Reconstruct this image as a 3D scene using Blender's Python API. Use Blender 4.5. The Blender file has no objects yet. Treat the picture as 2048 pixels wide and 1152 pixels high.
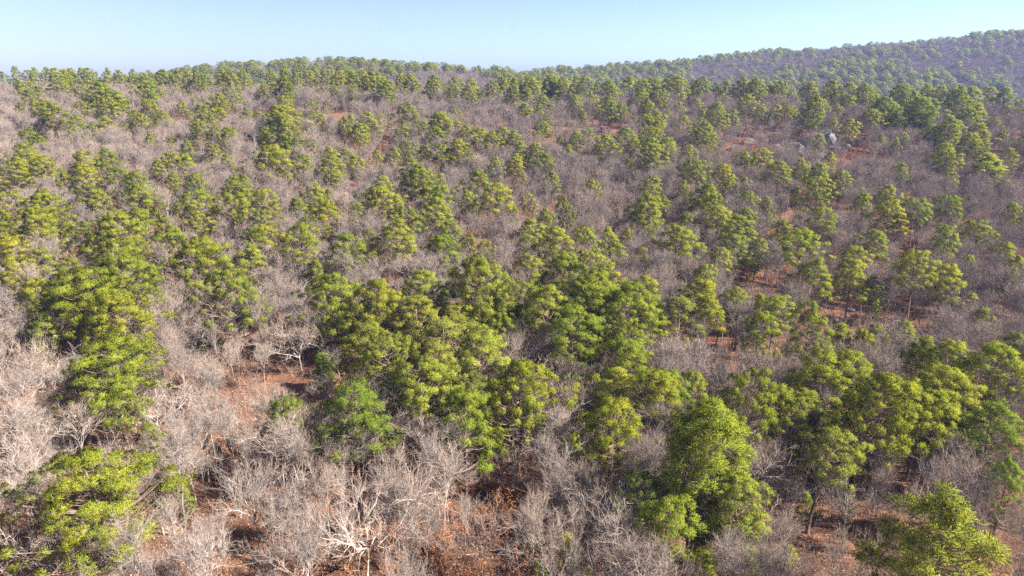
import bpy, math, random
import numpy as np
from mathutils import Vector

# ------------------------------------------------------------------ camera, sky, sun, exposure
scene = bpy.context.scene
PITCH = math.radians(17.0)
CAM_Z = 40.0
cam_data = bpy.data.cameras.new('camera')
cam_data.sensor_width = 36.0
cam_data.lens = 24.0
cam_data.clip_start = 0.5
cam_data.clip_end = 6000.0
cam = bpy.data.objects.new('camera', cam_data)
cam.location = (0.0, 0.0, CAM_Z)
cam.rotation_euler = (math.radians(90.0) - PITCH, 0.0, 0.0)
scene.collection.objects.link(cam)
scene.camera = cam

SUN_EL = math.radians(40.0)
SUN_AZ = math.radians(110.0)          # clockwise from the view direction (+Y)
world = bpy.data.worlds.new('World')
scene.world = world
world.use_nodes = True
wn = world.node_tree
wn.nodes.clear()
sky = wn.nodes.new('ShaderNodeTexSky')
sky.sky_type = 'NISHITA'
sky.sun_disc = False
sky.sun_elevation = SUN_EL
sky.sun_rotation = -SUN_AZ     # the node turns the other way
sky.altitude = 300.0
sky.air_density = 0.45
sky.dust_density = 1.5
sky.ozone_density = 0.3
bg = wn.nodes.new('ShaderNodeBackground')
bg.inputs['Strength'].default_value = 0.05
wo = wn.nodes.new('ShaderNodeOutputWorld')
wn.links.new(sky.outputs[0], bg.inputs['Color'])
wn.links.new(bg.outputs[0], wo.inputs['Surface'])

sun_data = bpy.data.lights.new('sun', 'SUN')
sun_data.energy = 4.7
sun_data.angle = math.radians(0.53)
sun_data.color = (1.0, 0.94, 0.84)
sun = bpy.data.objects.new('sun', sun_data)
to_sun = Vector((math.sin(SUN_AZ) * math.cos(SUN_EL), math.cos(SUN_AZ) * math.cos(SUN_EL), math.sin(SUN_EL)))
sun.rotation_euler = to_sun.to_track_quat('Z', 'Y').to_euler()
sun.location = (60, -30, 120)
scene.collection.objects.link(sun)

vs = scene.view_settings
vs.view_transform = 'Standard'
vs.look = 'None'
vs.exposure = 2.42
vs.gamma = 1.0
vs.use_curve_mapping = False
cy = scene.cycles
cy.use_denoising = False
cy.denoising_input_passes = 'RGB_ALBEDO_NORMAL'
cy.denoising_prefilter = 'ACCURATE'
cy.use_adaptive_sampling = False
cy.max_bounces = 5
cy.diffuse_bounces = 3
cy.glossy_bounces = 1
cy.transmission_bounces = 2
cy.volume_bounces = 0
cy.transparent_max_bounces = 4
cy.caustics_reflective = False
cy.caustics_refractive = False
cy.sample_clamp_indirect = 4.0
scene.render.use_persistent_data = False

COL = scene.collection
rng = np.random.default_rng(20250117)

# ------------------------------------------------------------------ helpers
def mesh_from(name, V, Fq=None, Ft=None, mats=(), mat_idx=None, smooth=False, puff=None):
    """One mesh from numpy arrays: V (n,3), Fq (m,4) quads, Ft (k,3) triangles."""
    me = bpy.data.meshes.new(name)
    V = np.asarray(V, np.float32)
    q = np.zeros((0, 4), np.int32) if Fq is None or len(Fq) == 0 else np.asarray(Fq, np.int32)
    t = np.zeros((0, 3), np.int32) if Ft is None or len(Ft) == 0 else np.asarray(Ft, np.int32)
    me.vertices.add(len(V))
    me.vertices.foreach_set('co', V.ravel())
    nl = q.size + t.size
    me.loops.add(nl)
    me.loops.foreach_set('vertex_index', np.concatenate([q.ravel(), t.ravel()]).astype(np.int32))
    me.polygons.add(len(q) + len(t))
    starts = np.concatenate([np.arange(len(q)) * 4, q.size + np.arange(len(t)) * 3]).astype(np.int32)
    me.polygons.foreach_set('loop_start', starts)
    for m in mats:
        me.materials.append(m)
    if mat_idx is not None:
        me.polygons.foreach_set('material_index', np.asarray(mat_idx, np.int32))
    me.polygons.foreach_set('use_smooth', np.full(len(q) + len(t), smooth, dtype=bool))
    me.update(calc_edges=True)
    me.validate(clean_customdata=False)
    if puff is not None:
        a = me.attributes.new('puff', 'FLOAT_VECTOR', 'POINT')
        a.data.foreach_set('vector', np.asarray(puff, np.float32).ravel())
    return me

class Soup:
    """Collects tubes and blades, quads and triangles kept apart."""
    def __init__(self):
        self.V = []; self.Q = []; self.T = []; self.n = 0; self.puff = None
    def add(self, V, Q=None, T=None):
        V = np.asarray(V, float).reshape(-1, 3)
        if Q is not None and len(Q): self.Q.append(np.asarray(Q) + self.n)
        if T is not None and len(T): self.T.append(np.asarray(T) + self.n)
        self.V.append(V); self.n += len(V)
    def tube(self, P, R, k=5):
        P = np.asarray(P, float); R = np.asarray(R, float); n = len(P)
        d = np.gradient(P, axis=0)
        d /= np.linalg.norm(d, axis=1)[:, None] + 1e-9
        ref = np.where(np.abs(d[:, 2:3]) > 0.9, np.array([[1.0, 0, 0]]), np.array([[0, 0, 1.0]]))
        a = np.cross(d, ref); a /= np.linalg.norm(a, axis=1)[:, None] + 1e-9
        b = np.cross(d, a)
        th = np.arange(k) * 2 * np.pi / k
        ring = P[:, None, :] + R[:, None, None] * (np.cos(th)[None, :, None] * a[:, None, :] + np.sin(th)[None, :, None] * b[:, None, :])
        i = np.arange(n - 1)[:, None] * k; j = np.arange(k)[None, :]; j2 = (j + 1) % k
        Q = np.stack([i + j, i + j2, i + k + j2, i + k + j], -1).reshape(-1, 4)
        self.add(ring.reshape(-1, 3), Q)
    def arrays(self):
        V = np.concatenate(self.V) if self.V else np.zeros((0, 3))
        Q = np.concatenate(self.Q) if self.Q else np.zeros((0, 4), int)
        T = np.concatenate(self.T) if self.T else np.zeros((0, 3), int)
        return V, Q, T
    def mesh(self, name, mat, smooth=False):
        V, Q, T = self.arrays()
        return mesh_from(name, V, Q, T, (mat,), None, smooth)

def joined(name, pieces, smooth=False):
    """Several (Soup, material) pieces as one mesh with several materials."""
    V = []; Q = []; T = []; mq = []; mt = []; n = 0; mats = []; pf = []
    for s, m in pieces:
        v, q, t = s.arrays()
        if m not in mats: mats.append(m)
        k = mats.index(m)
        V.append(v); Q.append(q + n); T.append(t + n); n += len(v)
        pf.append(np.zeros_like(v) if s.puff is None else s.puff)
        mq += [k] * len(q); mt += [k] * len(t)
    return mesh_from(name, np.concatenate(V), np.concatenate(Q), np.concatenate(T), mats, mq + mt, smooth, np.concatenate(pf) if any(s.puff is not None for s, m in pieces) else None)

def unit(v):
    return v / (np.linalg.norm(v, axis=-1, keepdims=True) + 1e-9)

def put(name, me, parent=None, coll=None):
    o = bpy.data.objects.new(name, me)
    (coll or COL).objects.link(o)
    if parent is not None: o.parent = parent
    return o

def tag(o, label=None, category=None, group=None, kind=None):
    if label: o['label'] = label
    if category: o['category'] = category
    if group: o['group'] = group
    if kind: o['kind'] = kind
    return o

# ------------------------------------------------------------------ materials
def new_mat(name):
    m = bpy.data.materials.new(name); m.use_nodes = True
    nt = m.node_tree; nt.nodes.clear()
    out = nt.nodes.new('ShaderNodeOutputMaterial')
    return m, nt, out

def nd(nt, kind, **kw):
    n = nt.nodes.new(kind)
    for k, v in kw.items(): setattr(n, k, v)
    return n

def ramp(nt, fac, stops):
    r = nd(nt, 'ShaderNodeValToRGB')
    e = r.color_ramp.elements
    while len(e) < len(stops): e.new(0.5)
    for i, (p, c) in enumerate(stops):
        e[i].position = p; e[i].color = (*c, 1)
    nt.links.new(fac, r.inputs['Fac'])
    return r.outputs['Color']

def noise(nt, scale, detail=3.0, rough=0.6, vec=None):
    n = nd(nt, 'ShaderNodeTexNoise'); n.inputs['Scale'].default_value = scale
    n.inputs['Detail'].default_value = detail; n.inputs['Roughness'].default_value = rough
    if vec is not None: nt.links.new(vec, n.inputs['Vector'])
    return n.outputs['Fac']

def mix(nt, mode, fac, a, b):
    n = nd(nt, 'ShaderNodeMix', data_type='RGBA', blend_type=mode)
    for sock, v in ((n.inputs[0], fac), (n.inputs[6], a), (n.inputs[7], b)):
        if isinstance(v, bpy.types.NodeSocket): nt.links.new(v, sock)
        elif isinstance(v, (int, float)): sock.default_value = v
        else: sock.default_value = (*v, 1)
    return n.outputs[2]

def foliage_mat(name, stops, trans=0.35, soft=False):
    m, nt, out = new_mat(name)
    info = nd(nt, 'ShaderNodeObjectInfo')
    col = ramp(nt, info.outputs['Random'], stops)
    tc = nd(nt, 'ShaderNodeTexCoord')
    sp = noise(nt, 1.1, 2.0, 0.6, tc.outputs['Object'])
    var = ramp(nt, sp, [(0.28, (0.66, 0.76, 0.80)), (0.5, (0.97, 0.97, 0.95)), (0.72, (1.22, 1.14, 1.05))])
    col = mix(nt, 'MULTIPLY', 1.0, col, var)
    col = mix(nt, 'MULTIPLY', 1.0, col, info.outputs['Color'])
    d = nd(nt, 'ShaderNodeBsdfDiffuse'); t = nd(nt, 'ShaderNodeBsdfTranslucent')
    if soft:      # needle bundles are shaded as round tufts
        at = nd(nt, 'ShaderNodeAttribute'); at.attribute_name = 'puff'
        vt = nd(nt, 'ShaderNodeVectorTransform', vector_type='NORMAL', convert_from='OBJECT', convert_to='WORLD')
        nt.links.new(at.outputs['Vector'], vt.inputs[0])
        nt.links.new(vt.outputs[0], d.inputs['Normal']); nt.links.new(vt.outputs[0], t.inputs['Normal'])
    nt.links.new(col, d.inputs['Color']); nt.links.new(col, t.inputs['Color'])
    ms = nd(nt, 'ShaderNodeMixShader'); ms.inputs[0].default_value = trans
    nt.links.new(d.outputs[0], ms.inputs[1]); nt.links.new(t.outputs[0], ms.inputs[2])
    nt.links.new(ms.outputs[0], out.inputs['Surface'])
    return m

def bark_mat(name, stops, scale, tint=True, relief=0.5):
    m, nt, out = new_mat(name)
    info = nd(nt, 'ShaderNodeObjectInfo')
    tc = nd(nt, 'ShaderNodeTexCoord')
    mp = nd(nt, 'ShaderNodeMapping'); mp.inputs['Scale'].default_value = (1, 1, 0.25)
    nt.links.new(tc.outputs['Object'], mp.inputs['Vector'])
    f = noise(nt, scale, 3.0, 0.65, mp.outputs['Vector'])
    col = ramp(nt, f, stops)
    tone = ramp(nt, info.outputs['Random'], [(0.0, (0.80, 0.80, 0.82)), (0.5, (1.0, 0.97, 0.95)), (1.0, (1.18, 1.12, 1.06))])
    col = mix(nt, 'MULTIPLY', 1.0, col, tone)
    if tint: col = mix(nt, 'MULTIPLY', 1.0, col, info.outputs['Color'])
    b = nd(nt, 'ShaderNodeBsdfDiffuse'); b.inputs['Roughness'].default_value = 0.8
    nt.links.new(col, b.inputs['Color'])
    if relief:
        bp = nd(nt, 'ShaderNodeBump'); bp.inputs['Strength'].default_value = relief; bp.inputs['Distance'].default_value = 0.05
        nt.links.new(f, bp.inputs['Height']); nt.links.new(bp.outputs[0], b.inputs['Normal'])
    nt.links.new(b.outputs[0], out.inputs['Surface'])
    return m

M_NEEDLE = foliage_mat('pine_needles', [(0.0, (0.225, 0.275, 0.034)), (0.45, (0.275, 0.310, 0.036)), (0.8, (0.325, 0.335, 0.040)), (1.0, (0.25, 0.295, 0.052))], 0.33, True)
M_CEDAR = foliage_mat('cedar_foliage', [(0.0, (0.045, 0.060, 0.014)), (1.0, (0.060, 0.070, 0.014))], 0.2)
M_PINEBARK = bark_mat('pine_bark', [(0.35, (0.085, 0.060, 0.050)), (0.65, (0.21, 0.150, 0.120))], 5.0, tint=False)
M_BARK = bark_mat('pale_oak_bark', [(0.3, (0.105, 0.088, 0.080)), (0.7, (0.36, 0.32, 0.295))], 3.0)
M_TWIG = bark_mat('bare_twig_bark', [(0.3, (0.145, 0.108, 0.088)), (0.7, (0.27, 0.215, 0.185))], 1.2, relief=0)
M_BROWNLEAF = foliage_mat('dry_brown_leaves', [(0.0, (0.30, 0.13, 0.065)), (1.0, (0.40, 0.19, 0.10))], 0.25)

def ground_mat():
    m, nt, out = new_mat('leaf_litter')
    g = nd(nt, 'ShaderNodeNewGeometry'); P = g.outputs['Position']
    fine = noise(nt, 6.0, 4.0, 0.75, P)
    mid = noise(nt, 0.7, 3.0, 0.6, P)
    big = noise(nt, 0.05, 3.0, 0.55, P)
    c1 = ramp(nt, fine, [(0.30, (0.034, 0.019, 0.013)), (0.46, (0.098, 0.051, 0.032)), (0.60, (0.168, 0.090, 0.056)), (0.76, (0.32, 0.200, 0.140))])
    c2 = ramp(nt, mid, [(0.32, (0.50, 0.48, 0.47)), (0.52, (0.95, 0.92, 0.90)), (0.72, (1.25, 1.22, 1.2))])
    c = mix(nt, 'MULTIPLY', 1.0, c1, c2)
    grey = ramp(nt, big, [(0.42, (0, 0, 0)), (0.66, (1, 1, 1))])
    c = mix(nt, 'MIX', mix(nt, 'MULTIPLY', 1.0, grey, (0.5, 0.5, 0.5)), c, (0.13, 0.080, 0.060))
    b = nd(nt, 'ShaderNodeBsdfDiffuse'); nt.links.new(c, b.inputs['Color'])
    bp = nd(nt, 'ShaderNodeBump'); bp.inputs['Strength'].default_value = 0.8; bp.inputs['Distance'].default_value = 0.12
    nt.links.new(fine, bp.inputs['Height']); nt.links.new(bp.outputs[0], b.inputs['Normal'])
    nt.links.new(b.outputs[0], out.inputs['Surface'])
    return m
M_GROUND = ground_mat()

def rock_mat():
    m, nt, out = new_mat('lichen_sandstone')
    tc = nd(nt, 'ShaderNodeTexCoord')
    f = noise(nt, 1.6, 5.0, 0.65, tc.outputs['Object']); f2 = noise(nt, 0.6, 2.0, 0.5, tc.outputs['Object'])
    c = ramp(nt, f, [(0.3, (0.045, 0.045, 0.05)), (0.5, (0.10, 0.098, 0.10)), (0.7, (0.20, 0.18, 0.16))])
    w = ramp(nt, f2, [(0.45, (0.85, 0.88, 0.92)), (0.62, (1.15, 1.0, 0.86))])
    c = mix(nt, 'MULTIPLY', 1.0, c, w)
    b = nd(nt, 'ShaderNodeBsdfDiffuse'); nt.links.new(c, b.inputs['Color'])
    bp = nd(nt, 'ShaderNodeBump'); bp.inputs['Strength'].default_value = 0.7; bp.inputs['Distance'].default_value = 0.15
    nt.links.new(f, bp.inputs['Height']); nt.links.new(bp.outputs[0], b.inputs['Normal'])
    nt.links.new(b.outputs[0], out.inputs['Surface'])
    return m
M_ROCK = rock_mat()

# ------------------------------------------------------------------ terrain: one sheet, valley floor, near ridge, hill and far ridge
def sstep(a,b,v):
    t=np.clip((v-a)/(b-a),0,1); return t*t*(3-2*t)
def softplus(v,k): return k*np.logaddexp(0,v/k)
def smin(a,b,k): return -k*np.logaddexp(-a/k,-b/k)
def smax(a,b,k): return k*np.logaddexp(a/k,b/k)
def T(x,y):
    x=np.asarray(x,float); y=np.asarray(y,float)
    rise=0.165*softplus(y-100,18.0)
    crest=np.interp(x,[-400,-230,-100,0,120,190,260,500],[34,32.5,29,27,27,23,21,19])
    yc=np.interp(x,[-400,-230,0,120,190,300],[318,310,300,275,262,262])
    near=smin(rise,crest-0.10*(y-yc),3.0)
    near=np.maximum(near,-6+0*y)+5*sstep(-10,-90,x)*sstep(60,120,y)*(1-sstep(220,300,y))
    # second hill behind the crest and the far ridge, each a bell across its own axis
    u=x/np.maximum(y,1)
    h2=np.interp(u,[-.75,-.50,-.40,-.29,-.21,-.09,-.01,.05,.15],[22,36,45,48,48,43,39,34,18])
    hill=h2*np.exp(-((y-650)/170)**2)
    h3=np.interp(u,[-.10,.03,.19,.26,.35,.46,.53,.63,.70,.95],[30,43,50,56,64,70,75,82,87,92])
    ridge=h3*np.exp(-((y-880)/260)**2)
    far=np.maximum(hill,ridge)
    z=smax(near,far*sstep(340,520,y)-2,4.0)
    z=z+0.35*np.sin(x*.21+1.3)*np.sin(y*.17)+0.25*np.sin(x*.47+y*.31)+0.9*np.sin(x*.045+2)*np.sin(y*.06+.7)
    return z
def sheet():
    ys = np.concatenate([np.arange(-120, 20, 6.0), np.arange(20, 130, 1.0), np.arange(130, 360, 2.0), np.arange(360, 1000, 6.0), np.arange(1000, 1281, 20.0)])
    us = np.linspace(-1.25, 1.25, 321)
    Y = np.repeat(ys[:, None], len(us), 1)
    X = us[None, :] * (np.maximum(ys, 0)[:, None] + 110.0)
    Zz = T(X, Y)
    Zz = Zz + 0.10 * np.sin(X * 1.7 + 3 * np.sin(Y * .9)) * np.sin(Y * 1.9) * (Y < 260)
    V = np.stack([X, Y, Zz], -1).reshape(-1, 3)
    n = len(us)
    i = np.arange(len(ys) - 1)[:, None] * n + np.arange(n - 1)[None, :]
    Q = np.stack([i, i + 1, i + 1 + n, i + n], -1).reshape(-1, 4)
    return mesh_from('ground', V, Q, None, (M_GROUND,), None, True)
ground = put('ground', sheet())
tag(ground, 'brown leaf-littered hillside rising from flat woodland to ridges', kind='structure')

def project(p):
    """World point(s) -> (pixel x, pixel y in a 2048 x 1152 frame, depth)."""
    p = np.atleast_2d(p)
    c, s = math.cos(PITCH), math.sin(PITCH)
    dz = p[:, 2] - CAM_Z
    dep = p[:, 1] * c - dz * s
    up = p[:, 1] * s + dz * c
    return 1024 + 1365.3 * p[:, 0] / dep, 576 - 1365.3 * up / dep, dep

# ------------------------------------------------------------------ pine models: 12 m tall, crown radius 1 in unit width (scaled per tree)
def pine_model(seed, form):
    """Shortleaf pine: trunk, limbs that each carry a rounded spray of needle tufts, dead stubs below the crown."""
    r = np.random.default_rng(seed)
    Hh = 12.0
    # crown radius, crown base, profile, sprays, spray radius
    R, base, a, b, npf, pr0 = dict(R=(3.6, .36, 2.3, .60, 96, .60), C=(2.8, .32, 1.5, .70, 84, .54), F=(4.1, .50, 4.5, .45, 92, .64), B=(5.2, .34, 3.0, .55, 165, .70),
             S=(2.9, .48, 1.9, .60, 50, .50), K=(3.2, .54, 2.4, .55, 70, .56), Y=(2.4, .08, 1.4, .80, 66, .62))[form]
    lean = r.normal(0, .022, 2)
    bend = r.normal(0, .25, 2); ph = r.uniform(0, 6.3)
    def axis(t):
        t = np.asarray(t, float)
        return np.stack([lean[0] * Hh * t + bend[0] * np.sin(t * 4 + ph) * t, lean[1] * Hh * t + bend[1] * np.cos(t * 3.3 + ph) * t, Hh * t], -1)
    trunk = Soup(); br = Soup(); need = Soup()
    tt = np.linspace(0, .97, 15)
    r0 = .17 if form != 'Y' else .10
    rad = r0 * (1 - tt) ** .75 + .018; rad[0] *= 1.45; rad[1] *= 1.08
    PT = axis(tt); PT[0, 2] -= .35
    trunk.tube(PT, rad, 8)
    for _ in range(int(r.integers(4, 9)) if form != 'Y' else 0):
        t = r.uniform(base * .45, base); az = r.uniform(0, 6.283); L = r.uniform(.4, 1.7)
        d = np.array([math.cos(az), math.sin(az), r.uniform(-.15, .25)])
        s = np.linspace(0, 1, 4)[:, None]
        br.tube(axis(t) + d * L * s + np.array([0, 0, -.12]) * s ** 2, np.linspace(.03, .008, 4), 4)
    lob = r.uniform(0, 6.283, 3); lobA = r.uniform(.10, .30, 3)
    az = r.uniform(0, 6.283)
    tufts = []; tdir = []; tout = []
    whorls = int(r.integers(7, 11)) if form != 'B' else 8
    for i in range(npf):
        u = min(.985, ((i + r.uniform(0, 1)) / npf) ** .82)
        u = float(np.clip((math.floor(u * whorls) + .55) / whorls + r.normal(0, .22 / whorls), .0, .985))
        az += 2.399 + r.normal(0, .5)
        prof = max(0.0, (1 - u ** a)) ** b * min(1.0, .55 + u * 2.2)
        lobe = 1 + sum(lobA[k] * math.cos((k + 1) * az + lob[k] + u * 3) for k in range(3))
        rf = math.sqrt(r.uniform(.06 if form == 'B' else .26, 1.0)) * R * prof * max(.45, lobe) * r.uniform(.85, 1.08)
        t = base + (1 - base) * u * .97
        ax = axis(t)
        out = np.array([math.cos(az), math.sin(az), 0.0])
        cen = ax + out * rf + np.array([0, 0, r.normal(0, .15)])
        pr = pr0 * r.uniform(.50, 1.2) * (1.0 if u < .85 else .8)
        # limb from lower on the trunk up to the spray
        t0 = max(.05, t - (.05 + .030 * rf) * r.uniform(.6, 1.3))
        p0 = axis(t0); s = np.linspace(0, 1, 5)[:, None]
        sag = np.array([0, 0, -.10 * rf])
        limb = p0 + (cen - p0) * s + sag * np.sin(s * math.pi) + r.normal(0, .03 * rf, (1, 3)) * np.sin(s * math.pi)
        br.tube(limb, np.linspace(.016 + .014 * rf, .010, 5), 5)
        nt = int(22 * (pr / .6) ** 2 * r.uniform(.8, 1.2)) + 6
        if form == 'S': nt = int(nt * .7)
        dv = unit(r.normal(0, 1, (nt, 3)) + [0, 0, .45] + out * .35)
        tp = cen + dv * (pr * r.uniform(.50, 1.05, (nt, 1))) * np.array([1, 1, .46])
        for k in range(0, nt, 5):
            br.tube(np.stack([cen, (cen + tp[k]) / 2 + [0, 0, -.03], tp[k]]), [.012, .009, .005], 3)
        tufts.append(tp); tdir.append(dv); tout.append(np.repeat(unit(out * rf + [0, 0, .3 + 2.2 * u])[None], nt, 0))
    P = np.concatenate(tufts); D = np.concatenate(tdir); O = np.concatenate(tout)
    nb_ = 18
    n = len(P)
    c = unit(D[:, None, :] * .55 + np.array([0, 0, .25]) + r.normal(0, .60, (n, nb_, 3)))
    ln = r.uniform(.16, .30, (n, nb_, 1)); wd = r.uniform(.009, .017, (n, nb_, 1))
    sd = unit(np.cross(c, r.normal(0, 1, (n, nb_, 3))))
    p0 = np.repeat(P[:, None, :], nb_, 1) + r.normal(0, .025, (n, nb_, 3))
    V = np.stack([p0, p0 + c * ln + sd * wd, p0 + c * ln - sd * wd], 2).reshape(-1, 3)
    need.add(V, None, np.arange(len(V)).reshape(-1, 3))
    nrm = unit(c * .55 + D[:, None, :] * .75 + O[:, None, :] * .55)
    need.puff = np.repeat(nrm.reshape(-1, 3), 3, 0)
    # lighter copy for the far woods: every third blade, wider
    far = Soup(); c3 = c[:, ::3]; l3 = ln[:, ::3]; w3 = wd[:, ::3] * 2.6; s3 = sd[:, ::3]; q0 = p0[:, ::3]
    V3 = np.stack([q0, q0 + c3 * l3 + s3 * w3, q0 + c3 * l3 - s3 * w3], 2).reshape(-1, 3)
    far.add(V3, None, np.arange(len(V3)).reshape(-1, 3)); far.puff = np.repeat(nrm[:, ::3].reshape(-1, 3), 3, 0)
    rr = np.percentile(np.hypot(P[:, 0] - axis(.7)[0], P[:, 1] - axis(.7)[1])  , 88)
    return dict(trunk=trunk, branches=br, needles=need, far=far, R=rr, form=form)

def bare_model(seed, style):
    """Leafless hardwood about 9 m tall: trunk, forked limbs, branches and twigs. Limbs are kept apart."""
    r = np.random.default_rng(seed)
    # height, trunk share, limbs, spread (radians from vertical), crook, twig count, trunk radius
    Hh, tr, nl, spread, crook, ntw, R0 = dict(
        up=(9.0, .32, 9, .44, .15, 5, .095), oak=(9.0, .28, 9, .68, .24, 6, .115),
        thin=(9.0, .42, 10, .36, .13, 4, .065), multi=(9.0, .08, 7, .42, .17, 6, .095), white=(9.0, .20, 9, .92, .30, 6, .145))[style]
    trunk = Soup(); limbs = []
    n = 9
    s = np.linspace(0, 1, n)
    tl = Hh * (tr + (.32 if style in ('up', 'thin') else .12))
    w = r.normal(0, .10 * (1 + 2 * crook), (n, 2)).cumsum(0) * .35
    lean = r.normal(0, .05, 2)
    PT = np.stack([w[:, 0] + lean[0] * tl * s, w[:, 1] + lean[1] * tl * s, tl * s], -1); PT[0] = (0, 0, -.3); PT[1, :2] *= .4
    rt = R0 * (1 - .72 * s) ; rt[0] *= 1.5
    trunk.tube(PT, rt, 8)
    def grow(p, d, L, r0, crk, up, k=5, n=6):
        pts = [p]; dd = d.copy()
        for i in range(n - 1):
            dd = unit(dd + r.normal(0, crk, 3) + np.array([0, 0, up]))
            pts.append(pts[-1] + dd * L / (n - 1))
        return np.array(pts), np.linspace(1, 0, n) ** .8 * (r0 - .006) + .006
    def at(pts, q):
        f = q * (len(pts) - 1); j = min(len(pts) - 2, int(f))
        return pts[j] + (pts[j + 1] - pts[j]) * (f - j), unit(pts[j + 1] - pts[j])
    az = r.uniform(0, 6.283)
    for i in range(nl):
        S = Soup()
        az += 2.399 + r.normal(0, .35)
        q = tr * Hh / tl + (1 - tr * Hh / tl) * (i + .5) / nl if style != 'multi' else r.uniform(.05, .5)
        if i == nl - 1: q = 1.0
        p, _ = at(PT, min(1, q))
        sp = spread * r.uniform(.55, 1.25) * (.45 if i == nl - 1 else 1)
        d = np.array([math.cos(az) * math.sin(sp), math.sin(az) * math.sin(sp), math.cos(sp)])
        L = (Hh - p[2]) / max(.45, math.cos(min(sp, 1.1))) * r.uniform(.72, .98) * (.78 if style in ('oak', 'white') else 1.0)
        r1 = R0 * (.60 if style in ('oak', 'white', 'multi') else .42) * r.uniform(.75, 1.1)
        pts, rad = grow(p, d, L, r1, crook * 1.1, .07 + .10 * (style != 'white'), n=9)
        S.tube(pts, rad, 6)
        tw_p = []; tw_d = []; tw_l = []
        def twigs(P_, cnt, ln):
            for _ in range(cnt):
                c0, dd = at(P_, r.uniform(.15, 1.0))
                tw_p.append(c0); tw_d.append(unit(dd * 1.0 + r.normal(0, .40, 3) + [0, 0, .22])); tw_l.append(ln * r.uniform(.5, 1.25))
        nsec = int(5 + L * .9)
        for j in range(nsec):
            qq = r.uniform(.18, .98)
            c0, dd = at(pts, qq)
            d2 = unit(dd * .85 + r.normal(0, .48, 3) + [0, 0, .16])
            L2 = L * r.uniform(.25, .62) * (1.2 - .6 * qq)
            p2, r2 = grow(c0, d2, L2, max(.016, r1 * .50 * (1.1 - .6 * qq)), crook * 1.15, .07, n=6)
            S.tube(p2, r2, 4)
            for k in range(int(3 + L2 * 1.6)):
                c1, d1 = at(p2, r.uniform(.2, 1))
                d3 = unit(d1 * .8 + r.normal(0, .45, 3) + [0, 0, .16])
                L3 = L2 * r.uniform(.28, .6)
                p3, r3 = grow(c1, d3, L3, .015, crook, .06, n=4)
                S.tube(p3, r3 * .8, 3)
                twigs(p3, ntw, .55)
            twigs(p2, ntw // 2, .5)
        twigs(pts[-3:], ntw, .6)
        a = np.array(tw_p); b = np.array(tw_d); l = np.array(tw_l)[:, None]
        m = len(a)
        sd = unit(np.cross(b, r.normal(0, 1, (m, 3))))
        mid = a + b * l * .5 + r.normal(0, .05, (m, 3)); tip = a + b * l + r.normal(0, .08, (m, 3)) + [0, 0, .03]
        V = np.stack([a + sd * .0065, a - sd * .0065, mid + sd * .005, mid - sd * .005, tip], 1).reshape(-1, 3)
        o = np.arange(m)[:, None] * 5
        Tt = np.concatenate([o + [0, 1, 3], o + [0, 3, 2], o + [2, 3, 4]])
        tw = Soup(); tw.add(V, None, Tt)
        limbs.append((S, tw))
    allp = np.concatenate([x[0].arrays()[0] for x in limbs])
    rr = np.percentile(np.hypot(allp[:, 0], allp[:, 1]), 92)
    return dict(trunk=trunk, limbs=limbs, R=rr, H=allp[:, 2].max(), style=style)

def brush_model(seed, leafy):
    r = np.random.default_rng(seed)
    S = Soup(); tw = Soup(); lf = Soup()
    A = []; B = []; Ls = []
    for _ in range(int(r.integers(4, 8))):
        az = r.uniform(0, 6.283); sp = r.uniform(.05, .45); L = r.uniform(1.6, 3.4)
        d = np.array([math.cos(az) * math.sin(sp), math.sin(az) * math.sin(sp), math.cos(sp)])
        p = np.array([r.normal(0, .35), r.normal(0, .35), -.1]); pts = [p]
        for i in range(4):
            d = unit(d + r.normal(0, .12, 3)); pts.append(pts[-1] + d * L / 4)
        pts = np.array(pts)
        S.tube(pts, np.linspace(.022, .007, 5), 4)
        for _ in range(16):
            f = r.uniform(.25, 1) * 4; j = min(3, int(f)); c = pts[j] + (pts[j + 1] - pts[j]) * (f - j)
            A.append(c); B.append(unit(d * .7 + r.normal(0, .6, 3) + [0, 0, .15])); Ls.append(r.uniform(.25, .8))
    a = np.array(A); b = np.array(B); l = np.array(Ls)[:, None]; m = len(a)
    sd = unit(np.cross(b, r.normal(0, 1, (m, 3))))
    V = np.stack([a + sd * .008, a - sd * .008, a + b * l], 1).reshape(-1, 3)
    tw.add(V, None, np.arange(len(V)).reshape(-1, 3))
    if leafy:
        k = 5
        q = a[:, None, :] + b[:, None, :] * l[:, None, :] * r.uniform(.2, 1.05, (m, k, 1)) + r.normal(0, .06, (m, k, 3))
        q = q.reshape(-1, 3); u = unit(r.normal(0, 1, q.shape)); v = unit(np.cross(u, r.normal(0, 1, q.shape)))
        V = np.stack([q - u * .07, q + v * .035, q + u * .07, q - v * .035], 1).reshape(-1, 3)
        lf.add(V, np.arange(len(V)).reshape(-1, 4))
    return S, tw, lf

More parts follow.
